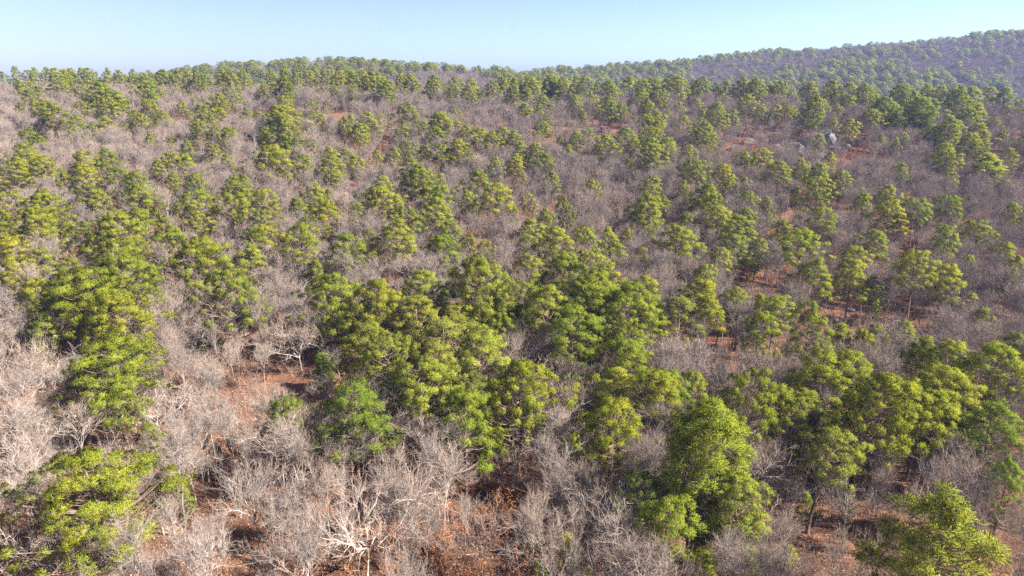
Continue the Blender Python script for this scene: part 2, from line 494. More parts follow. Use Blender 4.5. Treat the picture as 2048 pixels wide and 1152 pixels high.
PINE = {}
for fi, (form, cnt) in enumerate((('R', 5), ('C', 4), ('F', 2), ('S', 2), ('K', 3), ('Y', 3), ('B', 2))):
    for k in range(cnt):
        m = pine_model(100 + fi * 10 + k, form)
        m['me_trunk'] = m['trunk'].mesh('pine_trunk', M_PINEBARK, True)
        m['me_crown'] = joined('pine_crown', [(m['needles'], M_NEEDLE), (m['branches'], M_PINEBARK)])
        PINE.setdefault(form, []).append(m)
PINE_ALL = [m for f in 'RCFSKYB' for m in PINE[f]]
BARE = {}
for fi, (style, cnt) in enumerate((('up', 4), ('oak', 4), ('thin', 3), ('multi', 2), ('white', 3))):
    for k in range(cnt):
        m = bare_model(300 + fi * 10 + k, style)
        m['me_trunk'] = m['trunk'].mesh('bare_trunk', M_BARK, True)
        m['me_limbs'] = [joined('bare_limb', [(a, M_BARK), (b, M_TWIG)]) for a, b in m['limbs']]
        m['me_crown'] = joined('bare_crown', [(x, mm) for a, b in m['limbs'] for x, mm in ((a, M_BARK), (b, M_TWIG))])
        BARE.setdefault(style, []).append(m)
BARE_ALL = [m for f in ('up', 'oak', 'thin', 'multi', 'white') for m in BARE[f]]

# ------------------------------------------------------------------ where the pines stand: x, y, height, crown width, notes on the look
PINES = [
    (-8.7, 63.0, 11.9, 6.0, ''), (-4.4, 58.5, 11.1, 5.2, 'g'), (-3.5, 71.0, 12.0, 6.1, ''), (-7.1, 73.5, 12.2, 6.3, 'o'),
    (18.7, 54.0, 10.2, 4.2, ''), (9.2, 55.5, 10.9, 4.9, 'y'), (14.2, 47.0, 10.8, 4.8, ''), (16.8, 44.0, 10.2, 4.2, ''),
    (11.0, 42.5, 9.6, 3.6, 'g'), (41.1, 59.0, 11.5, 5.6, ''), (38.6, 58.5, 10.9, 4.9, ''), (35.2, 66.0, 10.9, 4.9, ''),
    (31.5, 65.0, 11.6, 5.6, 'y'), (12.3, 69.5, 11.1, 5.2, ''), (14.1, 61.5, 10.9, 4.9, ''), (7.5, 77.5, 12.2, 6.3, ''),
    (5.2, 83.5, 12.3, 6.4, ''), (10.2, 88.5, 12.6, 6.7, ''), (16.2, 86.5, 12.2, 6.3, ''), (-17.2, 74.0, 11.9, 6.0, 'o'),
    (-13.6, 70.0, 11.4, 5.5, ''), (25.9, 57.0, 10.8, 4.8, ''), (30.7, 57.5, 5.6, 4.0, 'Y'), (-21.8, 59.0, 9.6, 3.6, 'o'),
    (-208.0, 300.0, 14.0, 2.6, ''), (-193.1, 290.0, 14.0, 3.0, 'd'), (-189.7, 292.0, 14.0, 2.5, ''), (-185.6, 296.0, 14.0, 4.1, ''),
    (-184.5, 300.0, 14.0, 3.1, ''), (-181.6, 302.0, 14.0, 2.6, ''), (-173.6, 306.0, 14.0, 3.7, ''), (-160.1, 292.0, 14.0, 4.1, ''),
    (-167.4, 316.0, 14.0, 4.4, ''), (-153.2, 302.0, 14.0, 4.2, 'S'), (-148.8, 306.0, 14.0, 8.5, 'g'), (-143.6, 306.0, 14.0, 4.8, ''),
    (-117.3, 266.0, 14.0, 3.7, 'd'), (-121.6, 268.0, 14.0, 3.7, ''), (-127.0, 296.0, 12.8, 5.2, ''), (-111.8, 274.0, 14.0, 5.2, ''),
    (-107.9, 274.0, 14.0, 5.2, ''), (-106.9, 284.0, 14.0, 5.4, ''), (-211.9, 298.0, 12.2, 4.2, ''), (-194.1, 288.0, 12.9, 6.0, ''),
    (-187.1, 294.0, 14.0, 8.2, ''), (-179.6, 304.0, 14.0, 7.4, ''), (-185.0, 300.0, 13.3, 9.4, ''), (-119.6, 233.0, 13.9, 8.1, 'g'),
    (-123.3, 244.0, 11.1, 5.1, ''), (-164.2, 240.0, 11.8, 5.9, ''), (-157.0, 247.5, 12.4, 6.5, ''), (-162.9, 244.5, 9.9, 3.9, ''),
    (-139.1, 229.5, 11.6, 5.6, ''), (-129.7, 224.5, 12.9, 7.1, ''), (-122.6, 219.5, 12.1, 6.2, ''), (-118.4, 207.5, 12.1, 6.2, 'y'),
    (-121.5, 218.5, 10.6, 4.6, 'y'), (-136.8, 207.0, 11.4, 5.5, ''), (-129.2, 199.5, 12.2, 6.3, ''), (-141.8, 211.0, 10.5, 4.5, ''),
    (-127.8, 210.0, 10.4, 4.5, ''), (-119.3, 251.5, 10.8, 4.8, 'S'), (-109.0, 213.5, 10.2, 4.1, 'y'), (-94.3, 227.5, 10.4, 4.4, ''),
    (-91.6, 231.0, 11.2, 5.3, ''), (-86.6, 208.0, 10.4, 4.4, ''), (-78.4, 207.0, 9.4, 3.3, ''), (-97.5, 196.0, 10.5, 4.5, ''),
    (-104.1, 197.0, 10.2, 4.2, ''), (-112.0, 193.0, 9.8, 3.8, ''), (-119.3, 191.5, 10.1, 4.1, 'y'), (-113.9, 182.5, 9.6, 3.6, 'S'),
    (-114.3, 190.5, 8.8, 2.7, ''), (-92.9, 179.0, 8.7, 2.6, ''), (-81.8, 184.0, 10.3, 4.3, ''), (-77.8, 183.5, 9.0, 2.9, ''),
    (-74.6, 184.5, 9.0, 3.0, ''), (-92.5, 202.5, 9.3, 3.2, 'S'), (-101.6, 217.5, 9.2, 3.1, ''), (-123.9, 179.0, 10.8, 4.8, ''),
    (-119.0, 174.5, 10.1, 4.1, ''), (-112.4, 159.0, 11.1, 5.1, ''), (-103.7, 143.0, 11.1, 5.2, ''), (-106.4, 151.0, 11.4, 5.4, ''),
    (-101.0, 148.0, 11.3, 5.3, ''), (-94.7, 153.0, 10.9, 5.0, ''), (-92.6, 157.0, 10.2, 4.2, ''), (-89.7, 144.5, 10.7, 4.7, 'y'),
    (-92.5, 143.0, 9.2, 3.1, 'y'), (-75.9, 155.5, 10.5, 4.5, ''), (-73.7, 155.5, 10.0, 3.9, ''), (-78.8, 152.5, 9.6, 3.6, ''),
    (-77.0, 139.5, 10.6, 4.6, ''), (-81.8, 142.0, 11.1, 5.2, ''), (-71.5, 144.0, 9.5, 3.4, ''), (-66.5, 143.0, 9.9, 3.9, ''),
    (-58.7, 144.0, 10.2, 4.2, ''), (-70.9, 164.5, 9.9, 3.8, 'S'), (-79.3, 169.0, 8.8, 2.7, ''), (-57.6, 148.0, 8.8, 2.7, ''),
    (-89.2, 266.0, 14.0, 4.2, ''), (-86.6, 274.0, 14.0, 5.7, ''), (-79.8, 280.0, 14.0, 6.3, ''), (-81.8, 272.0, 14.0, 2.8, ''),
    (-72.5, 280.0, 14.0, 5.8, ''), (-64.7, 268.0, 14.0, 5.1, ''), (-64.8, 284.0, 14.0, 8.9, ''), (-55.8, 272.0, 14.0, 4.7, ''),
    (-53.0, 272.0, 14.0, 7.1, 'd'), (-52.4, 284.0, 14.0, 6.9, ''), (-45.8, 257.0, 12.6, 6.7, ''), (-40.6, 288.0, 14.0, 9.0, ''),
    (-30.5, 274.0, 14.0, 6.7, ''), (-44.3, 286.0, 14.0, 5.0, ''), (-23.8, 304.0, 14.0, 5.3, ''), (-26.8, 289.5, 10.1, 4.1, ''),
    (-22.3, 271.5, 12.1, 6.2, ''), (-16.8, 292.0, 13.2, 6.1, ''), (-16.6, 272.0, 11.6, 5.7, ''), (-7.8, 282.0, 12.8, 4.9, ''),
    (-4.5, 296.0, 14.0, 6.7, ''), (-1.0, 308.0, 14.0, 5.4, ''), (-64.4, 260.5, 9.3, 3.2, ''), (-70.8, 265.0, 8.9, 2.8, ''),
    (-77.7, 240.5, 14.2, 8.4, 'd'), (-90.1, 256.0, 10.1, 4.0, ''), (-74.1, 230.0, 10.8, 4.9, ''), (-64.2, 196.5, 13.5, 7.6, ''),
    (-69.4, 205.0, 10.0, 4.0, 'g'), (-74.8, 208.0, 9.0, 3.0, ''), (-63.2, 224.0, 9.6, 3.6, 'S'), (-60.4, 231.5, 9.0, 2.9, 'S'),
    (-60.8, 214.5, 9.1, 3.0, 'y'), (-56.9, 211.0, 9.1, 3.0, ''), (-49.7, 214.0, 9.1, 3.0, ''), (-43.0, 207.5, 11.1, 5.2, ''),
    (-42.7, 193.5, 11.4, 5.5, ''), (-32.4, 220.0, 12.1, 6.2, ''), (-31.7, 201.5, 9.6, 3.6, ''), (-21.0, 208.0, 12.5, 6.6, ''),
    (-17.2, 226.5, 9.3, 3.2, 'S'), (-25.4, 201.5, 11.3, 5.4, 'o'), (-21.6, 199.0, 10.3, 4.3, 'o'), (-58.6, 179.0, 13.5, 7.6, 'o'),
    (-64.3, 183.0, 9.9, 3.9, ''), (-56.1, 176.0, 10.1, 4.1, ''), (-51.1, 179.5, 9.3, 3.2, 'S'), (-54.6, 157.5, 12.9, 7.1, ''),
    (-49.7, 163.0, 9.9, 3.8, ''), (-45.6, 172.5, 9.5, 3.4, ''), (-42.8, 162.5, 11.0, 5.0, ''), (-41.3, 159.0, 9.2, 3.2, ''),
    (-41.9, 174.0, 9.2, 3.1, 'o'), (-38.0, 168.5, 9.7, 3.7, ''), (-35.2, 178.0, 8.7, 2.6, ''), (-31.1, 180.5, 9.6, 3.6, ''),
    (-27.4, 184.0, 10.3, 4.3, ''), (-23.0, 185.5, 9.1, 3.0, ''), (-18.7, 183.0, 10.6, 4.6, ''), (-14.5, 184.5, 11.5, 5.6, ''),
    (-11.2, 179.0, 9.6, 3.6, ''), (-12.7, 204.5, 9.7, 3.6, ''), (-9.4, 195.5, 11.8, 5.9, ''), (-5.5, 195.5, 10.2, 4.2, ''),
    (-2.4, 200.0, 10.6, 4.6, ''), (-4.2, 175.5, 9.5, 3.5, ''), (-24.0, 166.0, 10.8, 4.8, ''), (-20.7, 152.5, 13.0, 7.2, ''),
    (-16.9, 163.5, 9.1, 3.0, ''), (-8.1, 155.0, 11.6, 5.6, ''), (-28.6, 150.0, 10.4, 4.4, ''), (-43.8, 151.0, 8.3, 2.2, ''),
    (0.9, 268.0, 14.0, 3.7, ''), (6.8, 278.0, 14.0, 8.3, ''), (16.3, 284.0, 14.0, 7.4, ''), (17.9, 284.0, 12.4, 9.9, ''),
    (21.3, 278.0, 14.0, 4.8, ''), (25.1, 272.0, 14.0, 5.7, ''), (28.1, 268.0, 14.0, 6.1, ''), (33.2, 278.0, 10.5, 4.4, ''),
    (37.4, 274.0, 12.3, 5.3, ''), (46.5, 280.0, 13.8, 5.9, ''), (50.7, 276.0, 12.2, 5.8, ''), (56.7, 282.0, 13.2, 6.9, ''),
    (59.9, 276.0, 13.0, 4.3, ''), (63.7, 272.0, 13.4, 7.1, ''), (72.0, 282.0, 12.7, 4.4, ''), (74.4, 278.0, 13.8, 5.8, ''),
    (81.6, 284.0, 11.9, 5.0, ''), (84.8, 280.0, 13.0, 6.4, ''), (88.6, 274.0, 14.0, 7.7, ''), (92.5, 270.0, 14.0, 6.6, ''),
    (37.5, 267.5, 11.1, 5.2, ''), (10.7, 243.5, 11.5, 5.6, ''), (4.5, 233.0, 10.1, 4.1, ''), (22.0, 245.0, 10.3, 4.3, ''),
    (28.3, 247.0, 10.8, 4.8, 'o'), (32.6, 234.0, 12.5, 6.6, ''), (36.0, 234.0, 10.5, 4.5, ''), (46.5, 252.0, 11.7, 5.8, ''),
    (52.2, 249.5, 12.0, 6.1, ''), (46.8, 243.0, 9.9, 3.9, 'd'), (45.3, 220.0, 11.0, 5.1, ''), (57.6, 241.5, 9.9, 3.8, 'S'),
    (64.5, 247.0, 10.0, 3.9, 'S'), (68.1, 235.0, 11.7, 5.8, ''), (64.1, 220.5, 11.8, 5.9, ''), (72.8, 232.0, 10.1, 4.1, ''),
    (81.0, 242.0, 12.3, 6.4, ''), (83.2, 234.0, 10.2, 4.1, ''), (23.2, 229.5, 8.6, 2.4, 'd'), (41.4, 218.0, 11.0, 5.0, ''),
    (44.1, 213.5, 9.8, 3.8, ''), (8.9, 207.5, 10.1, 4.1, 'y'), (55.1, 199.5, 11.9, 6.0, ''), (53.8, 185.0, 9.7, 3.7, 'o'),
    (18.4, 198.0, 9.9, 3.9, ''), (21.8, 200.0, 10.3, 4.3, 'o'), (25.1, 186.0, 11.6, 5.7, ''), (31.3, 193.5, 11.5, 5.5, ''),
    (33.4, 190.0, 9.5, 3.4, ''), (39.4, 197.0, 11.2, 5.3, ''), (35.5, 175.0, 12.8, 6.9, ''), (40.5, 182.0, 11.5, 5.5, ''),
    (45.9, 178.5, 9.6, 3.5, ''), (6.4, 187.0, 10.1, 4.0, ''), (7.6, 174.5, 10.4, 4.4, ''), (15.4, 188.0, 9.1, 3.0, ''),
    (14.2, 200.5, 8.0, 2.2, 'y'), (0.7, 199.5, 9.6, 3.6, ''), (2.4, 187.5, 9.7, 3.7, ''), (42.3, 160.0, 11.7, 5.8, ''),
    (49.6, 162.0, 10.4, 4.4, ''), (59.1, 174.0, 9.8, 3.8, ''), (62.6, 174.5, 10.1, 4.1, ''), (31.3, 154.5, 9.4, 3.4, ''),
    (18.3, 154.5, 9.4, 3.4, ''), (29.8, 175.0, 8.6, 2.5, 'd'), (53.1, 156.5, 8.9, 2.9, ''), (103.4, 276.0, 13.5, 8.2, ''),
    (101.3, 278.0, 12.3, 4.4, ''), (114.8, 276.0, 14.0, 6.8, ''), (94.0, 222.5, 14.7, 9.0, ''), (121.2, 268.0, 14.0, 7.5, ''),
    (124.6, 264.0, 14.0, 6.0, ''), (127.8, 258.0, 14.0, 8.6, ''), (140.5, 256.0, 14.0, 9.0, ''), (152.8, 262.0, 14.0, 6.0, ''),
    (156.1, 258.0, 14.0, 5.4, ''), (158.3, 254.0, 13.3, 4.9, ''), (166.8, 258.0, 14.0, 5.9, ''), (159.4, 252.0, 14.0, 4.0, ''),
    (177.3, 264.0, 14.0, 6.0, ''), (180.9, 260.0, 14.0, 5.5, ''), (151.2, 236.5, 12.1, 6.3, ''), (142.0, 217.5, 11.3, 5.4, ''),
    (114.8, 221.0, 14.3, 8.6, ''), (120.6, 223.0, 11.5, 5.5, ''), (110.9, 216.0, 11.7, 5.7, ''), (125.0, 215.0, 15.4, 9.9, 'g'),
    (130.0, 229.5, 11.6, 5.7, ''), (125.4, 215.0, 10.9, 5.0, ''), (118.4, 214.5, 10.2, 4.2, ''), (123.5, 198.5, 12.9, 7.1, ''),
    (121.2, 200.5, 10.6, 4.6, ''), (134.2, 201.5, 11.3, 5.4, ''), (126.7, 192.0, 11.1, 5.2, ''), (159.4, 243.5, 10.3, 4.3, ''),
    (118.5, 248.5, 10.8, 4.8, ''), (100.1, 217.5, 8.8, 2.7, ''), (101.2, 210.0, 10.5, 4.5, ''), (91.0, 232.0, 9.7, 3.7, ''),
    (87.3, 233.0, 10.1, 4.1, ''), (86.5, 196.5, 8.9, 2.8, 'y'), (109.2, 198.0, 8.6, 2.5, ''), (106.7, 201.5, 8.3, 2.2, ''),
    (111.5, 179.5, 11.4, 5.5, ''), (122.6, 183.0, 10.9, 4.9, 'd'), (131.0, 181.5, 10.3, 4.2, ''), (143.9, 205.0, 8.3, 2.2, ''),
    (135.5, 200.0, 9.3, 3.2, ''), (-91.8, 124.0, 11.0, 5.0, ''), (-84.6, 121.5, 12.5, 6.7, ''), (-82.3, 132.5, 10.4, 4.4, 'o'),
    (-80.1, 133.5, 9.3, 3.2, ''), (-70.9, 129.5, 11.8, 5.9, ''), (-66.9, 129.0, 9.2, 3.1, 'o'), (-79.3, 113.5, 12.6, 6.7, ''),
    (-61.7, 119.0, 9.0, 2.9, 'o'), (-64.3, 108.5, 13.8, 8.0, 'F'), (-67.7, 121.5, 10.1, 4.0, 'y'), (-69.7, 108.5, 10.4, 4.4, 'd'),
    (-59.3, 101.0, 12.1, 6.2, 'y'), (-52.0, 88.0, 14.4, 8.6, 'R'), (-55.0, 109.0, 11.0, 5.1, ''), (-56.3, 121.0, 10.1, 4.0, ''),
    (-45.6, 97.5, 13.1, 7.3, ''), (-61.2, 125.0, 10.2, 4.1, 'o'), (-59.8, 128.5, 11.8, 5.9, ''), (-52.6, 127.0, 12.0, 6.1, ''),
    (-53.4, 136.5, 10.5, 4.5, ''), (-44.3, 113.5, 10.2, 4.2, 'g'), (-42.1, 105.0, 10.0, 3.9, ''), (-37.8, 89.0, 12.6, 6.8, ''),
    (-83.5, 111.0, 10.1, 4.1, 'y'), (-78.9, 104.5, 9.9, 3.9, 'y'), (-72.3, 96.0, 10.3, 4.3, 'y'), (-71.7, 101.0, 9.8, 3.8, ''),
    (-65.2, 96.5, 10.4, 4.4, 'o'), (-54.8, 83.0, 13.4, 7.6, 'y'), (-63.0, 86.0, 10.9, 4.9, ''), (-60.1, 86.5, 10.9, 4.9, ''),
    (-47.9, 77.5, 12.6, 6.7, 'y'), (-57.9, 78.5, 9.1, 3.0, ''), (-88.9, 119.0, 8.7, 2.6, ''), (-48.2, 133.0, 11.3, 5.4, ''),
    (-40.3, 138.0, 11.0, 5.0, ''), (-37.7, 141.0, 9.2, 3.1, ''), (-42.1, 134.0, 9.3, 3.2, ''), (-35.5, 127.0, 11.5, 5.6, 'y'),
    (-46.1, 125.5, 10.2, 4.2, ''), (-30.1, 130.0, 10.3, 4.3, 'o'), (-25.3, 136.0, 12.8, 7.0, ''), (-19.7, 124.5, 11.4, 5.5, ''),
    (-14.7, 129.0, 11.6, 5.7, ''), (-11.4, 121.0, 10.1, 4.0, ''), (-19.3, 113.0, 12.0, 6.1, ''), (-11.2, 109.0, 11.2, 5.3, ''),
    (-24.4, 116.0, 9.5, 3.5, 'o'), (-8.5, 140.5, 9.9, 3.9, ''), (-3.7, 135.5, 13.0, 5.0, 'K'), (-14.7, 144.0, 10.7, 4.7, ''),
    (-18.6, 152.0, 8.9, 2.8, ''), (-42.2, 114.0, 10.6, 4.7, 'y'), (-34.7, 108.5, 13.0, 6.1, 'K'), (-28.0, 108.0, 11.6, 5.6, ''),
    (-31.2, 104.5, 9.0, 3.0, ''), (-4.3, 110.5, 9.4, 3.3, ''), (-4.8, 89.0, 15.1, 9.4, 'R'), (-12.2, 90.5, 12.4, 6.5, ''),
    (-23.2, 86.5, 12.8, 6.9, 'g'), (-17.7, 84.5, 13.2, 7.4, ''), (-12.0, 83.5, 11.5, 5.6, 'o'), (-6.5, 84.0, 10.1, 4.1, 'y'),
    (-4.0, 83.0, 10.0, 4.0, ''), (-1.6, 86.5, 10.2, 4.1, 'o'), (-0.7, 98.5, 8.0, 2.2, 'g'), (-7.5, 116.0, 8.9, 2.8, 'o'),
    (11.2, 126.5, 13.0, 2.2, 'dK'), (3.7, 143.5, 9.5, 3.4, 'o'), (6.9, 133.5, 8.8, 2.7, ''), (2.7, 119.5, 10.4, 4.4, ''),
    (0.8, 140.5, 8.2, 2.2, ''), (25.6, 130.0, 12.6, 6.7, ''), (32.6, 145.5, 8.5, 2.4, ''), (29.9, 147.5, 10.1, 4.0, 'o'),
    (39.2, 140.0, 12.5, 6.7, ''), (39.5, 130.5, 11.0, 5.1, ''), (34.6, 131.5, 9.0, 2.9, ''), (51.2, 144.0, 9.5, 3.4, ''),
    (46.7, 133.0, 9.7, 3.7, ''), (7.3, 111.5, 11.7, 5.8, ''), (12.8, 116.0, 10.9, 5.0, ''), (17.8, 121.0, 9.2, 3.2, ''),
    (20.8, 124.0, 8.4, 2.3, ''), (28.3, 115.0, 11.9, 6.0, ''), (42.2, 124.5, 11.2, 5.3, ''), (38.7, 116.5, 10.3, 4.4, ''),
    (43.3, 118.0, 9.4, 3.3, 'o'), (35.4, 111.5, 9.0, 2.9, ''), (18.0, 113.0, 9.1, 3.0, ''), (21.7, 111.0, 8.8, 2.7, 'o'),
    (7.5, 101.5, 11.3, 5.4, ''), (12.0, 103.0, 10.8, 4.8, ''), (2.3, 102.0, 10.4, 4.4, ''), (4.7, 109.5, 8.2, 2.2, ''),
    (0.8, 88.5, 11.3, 5.4, ''), (14.7, 97.0, 10.6, 4.6, 'o'), (9.3, 87.5, 12.2, 6.3, ''), (19.2, 94.0, 9.8, 3.8, ''),
    (29.9, 102.0, 9.7, 3.7, ''), (25.3, 96.0, 8.7, 2.6, ''), (25.5, 90.0, 11.1, 5.1, 'y'), (22.1, 84.5, 10.8, 4.9, 'oS'),
    (14.6, 82.5, 11.9, 6.0, ''), (25.9, 86.5, 9.4, 3.3, ''), (32.0, 91.0, 9.5, 3.5, ''), (31.3, 90.5, 7.9, 2.2, ''),
    (34.4, 90.0, 8.7, 2.6, ''), (4.6, 87.5, 8.6, 2.5, ''), (17.6, 83.0, 10.0, 4.0, ''), (61.9, 159.0, 10.9, 4.9, ''),
    (70.4, 166.5, 9.7, 3.6, ''), (72.5, 161.5, 10.4, 4.4, ''), (75.5, 157.5, 10.0, 4.0, ''), (65.7, 146.0, 12.0, 6.1, ''),
    (62.8, 150.0, 8.3, 2.2, ''), (54.7, 144.0, 8.3, 2.2, ''), (58.6, 128.5, 12.1, 6.2, ''), (82.3, 178.5, 8.7, 2.6, ''),
    (105.5, 165.0, 9.1, 3.0, ''), (115.9, 169.5, 12.0, 6.1, 'C'), (109.7, 175.0, 11.0, 5.0, ''), (101.6, 136.5, 8.9, 2.8, ''),
    (74.2, 143.5, 9.5, 3.4, ''), (81.4, 146.0, 10.0, 4.0, ''), (74.7, 133.5, 10.9, 4.9, 'y'), (80.1, 134.0, 11.4, 5.4, ''),
    (89.3, 138.5, 10.8, 4.8, ''), (48.6, 110.5, 13.0, 6.8, 'K'), (46.5, 100.5, 10.4, 4.4, ''), (57.4, 112.5, 9.8, 3.8, ''),
    (52.8, 102.0, 10.6, 4.6, ''), (64.9, 120.0, 10.3, 4.3, ''), (73.5, 112.5, 13.0, 3.1, 'K'), (84.4, 122.5, 10.5, 4.6, ''),
    (60.9, 99.0, 13.0, 4.3, 'yK'), (66.8, 100.5, 10.4, 4.4, 'y'), (84.8, 114.5, 9.1, 3.0, ''), (76.9, 110.5, 8.2, 2.2, ''),
    (51.2, 126.5, 9.8, 3.8, 'o'), (55.4, 100.0, 8.4, 2.3, ''), (85.0, 110.5, 8.4, 2.3, ''), (78.3, 103.0, 8.5, 2.3, ''),
    (-40.6, 64.0, 12.9, 7.0, 'y'), (-37.9, 61.5, 8.1, 2.2, 'o'), (-15.1, 58.5, 11.8, 5.8, 'g'), (-8.7, 65.5, 12.6, 6.7, 'o'),
    (-6.0, 78.0, 11.2, 5.3, 'o'), (-1.6, 82.5, 9.6, 3.5, ''), (-3.5, 65.5, 9.9, 3.9, 'd'), (-12.9, 59.5, 7.6, 2.2, ''),
    (0.7, 61.0, 12.6, 6.8, 'y'), (6.7, 67.0, 8.5, 2.4, 'd'), (8.7, 66.5, 8.7, 2.6, ''), (11.3, 64.5, 9.9, 3.8, 'y'),
    (15.5, 63.0, 10.0, 4.0, 'g'), (19.0, 65.0, 9.1, 3.0, ''), (14.6, 47.0, 15.5, 5.3, 'T'), (21.0, 55.5, 13.0, 4.6, 'FK'),
    (30.1, 79.0, 9.9, 3.8, ''), (13.3, 76.0, 10.4, 4.4, ''), (5.4, 55.0, 7.9, 2.2, ''), (34.0, 74.0, 13.0, 3.4, 'K'),
    (34.6, 85.5, 10.0, 3.9, ''), (40.0, 78.5, 9.1, 3.1, ''), (41.9, 76.0, 9.0, 3.0, 'y'), (44.2, 77.5, 8.8, 2.7, ''),
    (47.0, 77.0, 9.1, 3.0, ''), (46.6, 70.5, 9.5, 3.5, ''), (47.2, 69.0, 10.1, 4.1, ''), (32.8, 55.5, 12.7, 6.9, 'R'),
    (42.1, 63.0, 9.5, 3.5, ''), (38.8, 56.5, 10.7, 4.8, ''), (49.1, 64.5, 11.7, 5.8, ''), (43.0, 54.5, 10.4, 4.4, 'g'),
    (62.0, 85.0, 8.3, 2.2, ''), (27.9, 57.0, 8.1, 2.2, ''), (34.8, 70.0, 8.3, 2.2, 'd'), (40.2, 55.0, 7.5, 2.2, ''),
    (57.8, 74.0, 9.0, 2.9, ''), (-30.5, 44.5, 11.5, 10.1, 'L'), (7.7, 50.5, 4.2, 2.8, 'Y'), (9.7, 46.5, 9.3, 3.2, 'g'),
    (4.7, 44.0, 4.9, 3.3, 'yY'), (2.3, 43.0, 3.0, 2.2, 'Y'), (1.7, 47.0, 3.0, 2.2, 'Y'), (9.7, 47.0, 3.2, 2.2, 'Y'),
    (14.1, 44.5, 4.4, 2.9, 'Y'), (18.3, 44.5, 4.0, 2.5, 'Y'), (25.6, 50.5, 10.1, 4.1, 'y'), (25.0, 34.5, 15.5, 6.2, 'Td'),
    (39.9, 48.0, 8.7, 2.6, 'g'), (26.3, 52.5, 3.0, 2.2, 'Y'),
]
TINT = dict(y=(1.12, 1.05, .90), g=(.84, .95, .95), d=(.66, .70, .85), o=(.98, .92, 1.35))
pines = []
for (x, y, h, w, fl) in PINES:
    w *= 1.34 if w < 5.5 else 1.25 if w < 8 else 1.06
    tone = next((c for c in fl if c in 'ygdo'), '')
    form = next((c for c in fl if c in 'RCFSKYB'), None)
    if w > 8.2 and form in (None, 'R', 'F'): form = 'B'
    if form is None:
        ratio = w / h
        if h < 7.6 and w < 3.2: form = 'C' if rng.random() < .6 else 'Y'
        elif tone == 'o': form = 'S' if rng.random() < .45 else 'R'
        elif ratio > .55: form = 'R' if rng.random() < .75 else 'F'
        else: form = ('C', 'R', 'K', 'R')[int(rng.integers(4))]
    pines.append([x, y, h, max(w, 2.4 if form != 'Y' else 1.2), form, tone])
# young and half-hidden pines between the ones picked out above, and the woods on the far slopes
CLEAR = [
    (95.7, 215.5, 10, 30),
    (77.9, 222.5, 17, 28),
    (128.8, 203.0, 12, 24),
    (28.5, 240.0, 9, 28),
    (-11.2, 254.0, 5, 16),
    (118.6, 221.0, 5, 12),
]      # thin growth in front of the rock outcrops: x, y, half width, depth
px_ = np.array([(p[0], p[1]) for p in pines])
def fill_pines(n, ylo, yhi, umax, hlo, hhi, sep, keep):
    made = 0; tries = 0
    while made < n and tries < n * 40:
        tries += 1
        y = math.sqrt(rng.uniform(ylo ** 2, yhi ** 2)); x = rng.uniform(-umax, umax) * y
        if not keep(x, y): continue
        if any(abs(x - a) < c + 1 and b - d < y < b + 4 for a, b, c, d in CLEAR): continue
        if len(px_) and np.min(np.hypot(px_[:, 0] - x, px_[:, 1] - y)) < sep: continue
        h = rng.uniform(hlo, hhi)
        form = ('R', 'C', 'C', 'S', 'K')[int(rng.integers(5))] if y < 400 else ('R', 'R', 'F', 'K', 'R')[int(rng.integers(5))]
        pines.append([x, y, h, h * (rng.uniform(.38, .58) if y < 400 else rng.uniform(.55, .85)), form, ('', '', 'o', 'g')[int(rng.integers(4))]])
        made += 1
def clump(x, y, s, ph):
    return math.sin(x * s + ph + 1.7 * math.sin(y * s * .8)) * math.sin(y * s * 1.1 + ph * 2 + 1.3 * math.sin(x * s * .7))
fill_pines(40, 90, 290, .80, 5.5, 9.5, 3.5, lambda x, y: clump(x, y, .035, 1.0) > -.1)
fill_pines(55, 150, 290, .80, 7.5, 12.5, 3.0, lambda x, y: x / y > .0 and clump(x, y, .04, 3.0) > .1)
fill_pines(75, 190, 312, .80, 6.5, 11, 2.5, lambda x, y: x / y < -.08 and clump(x, y, .04, 1.0) > -.2)
fill_pines(40, 190, 300, .80, 6.5, 10.5, 2.5, lambda x, y: x / y > -.1 and clump(x, y, .05, 5.0) > .0)
for _ in range(95):
    y = math.sqrt(rng.uniform(44 ** 2, 125 ** 2)); x = rng.uniform(-.8, .8) * y
    h = rng.uniform(1.8, 5.5)
    pines.append([x, y, h, h * rng.uniform(.5, .75), 'Y', ('', 'o', 'g')[int(rng.integers(3))]])
fill_pines(55, 265, 330, .85, 7, 10.5, 2.5, lambda x, y: clump(x, y, .03, 2.0) > -.2)
fill_pines(750, 520, 680, .80, 9, 14, 0.0, lambda x, y: x / y < .08 and clump(x, y, .018, .4) > -.25)
fill_pines(1000, 560, 900, .90, 9, 15, 0.0, lambda x, y: x / y > -.02 and clump(x, y, .014, 2.2) > .05)
fill_pines(900, 560, 900, .90, 7, 13, 0.0, lambda x, y: x / y > -.02)
fill_pines(700, 820, 905, .90, 5, 10, 0.0, lambda x, y: x / y > -.02)

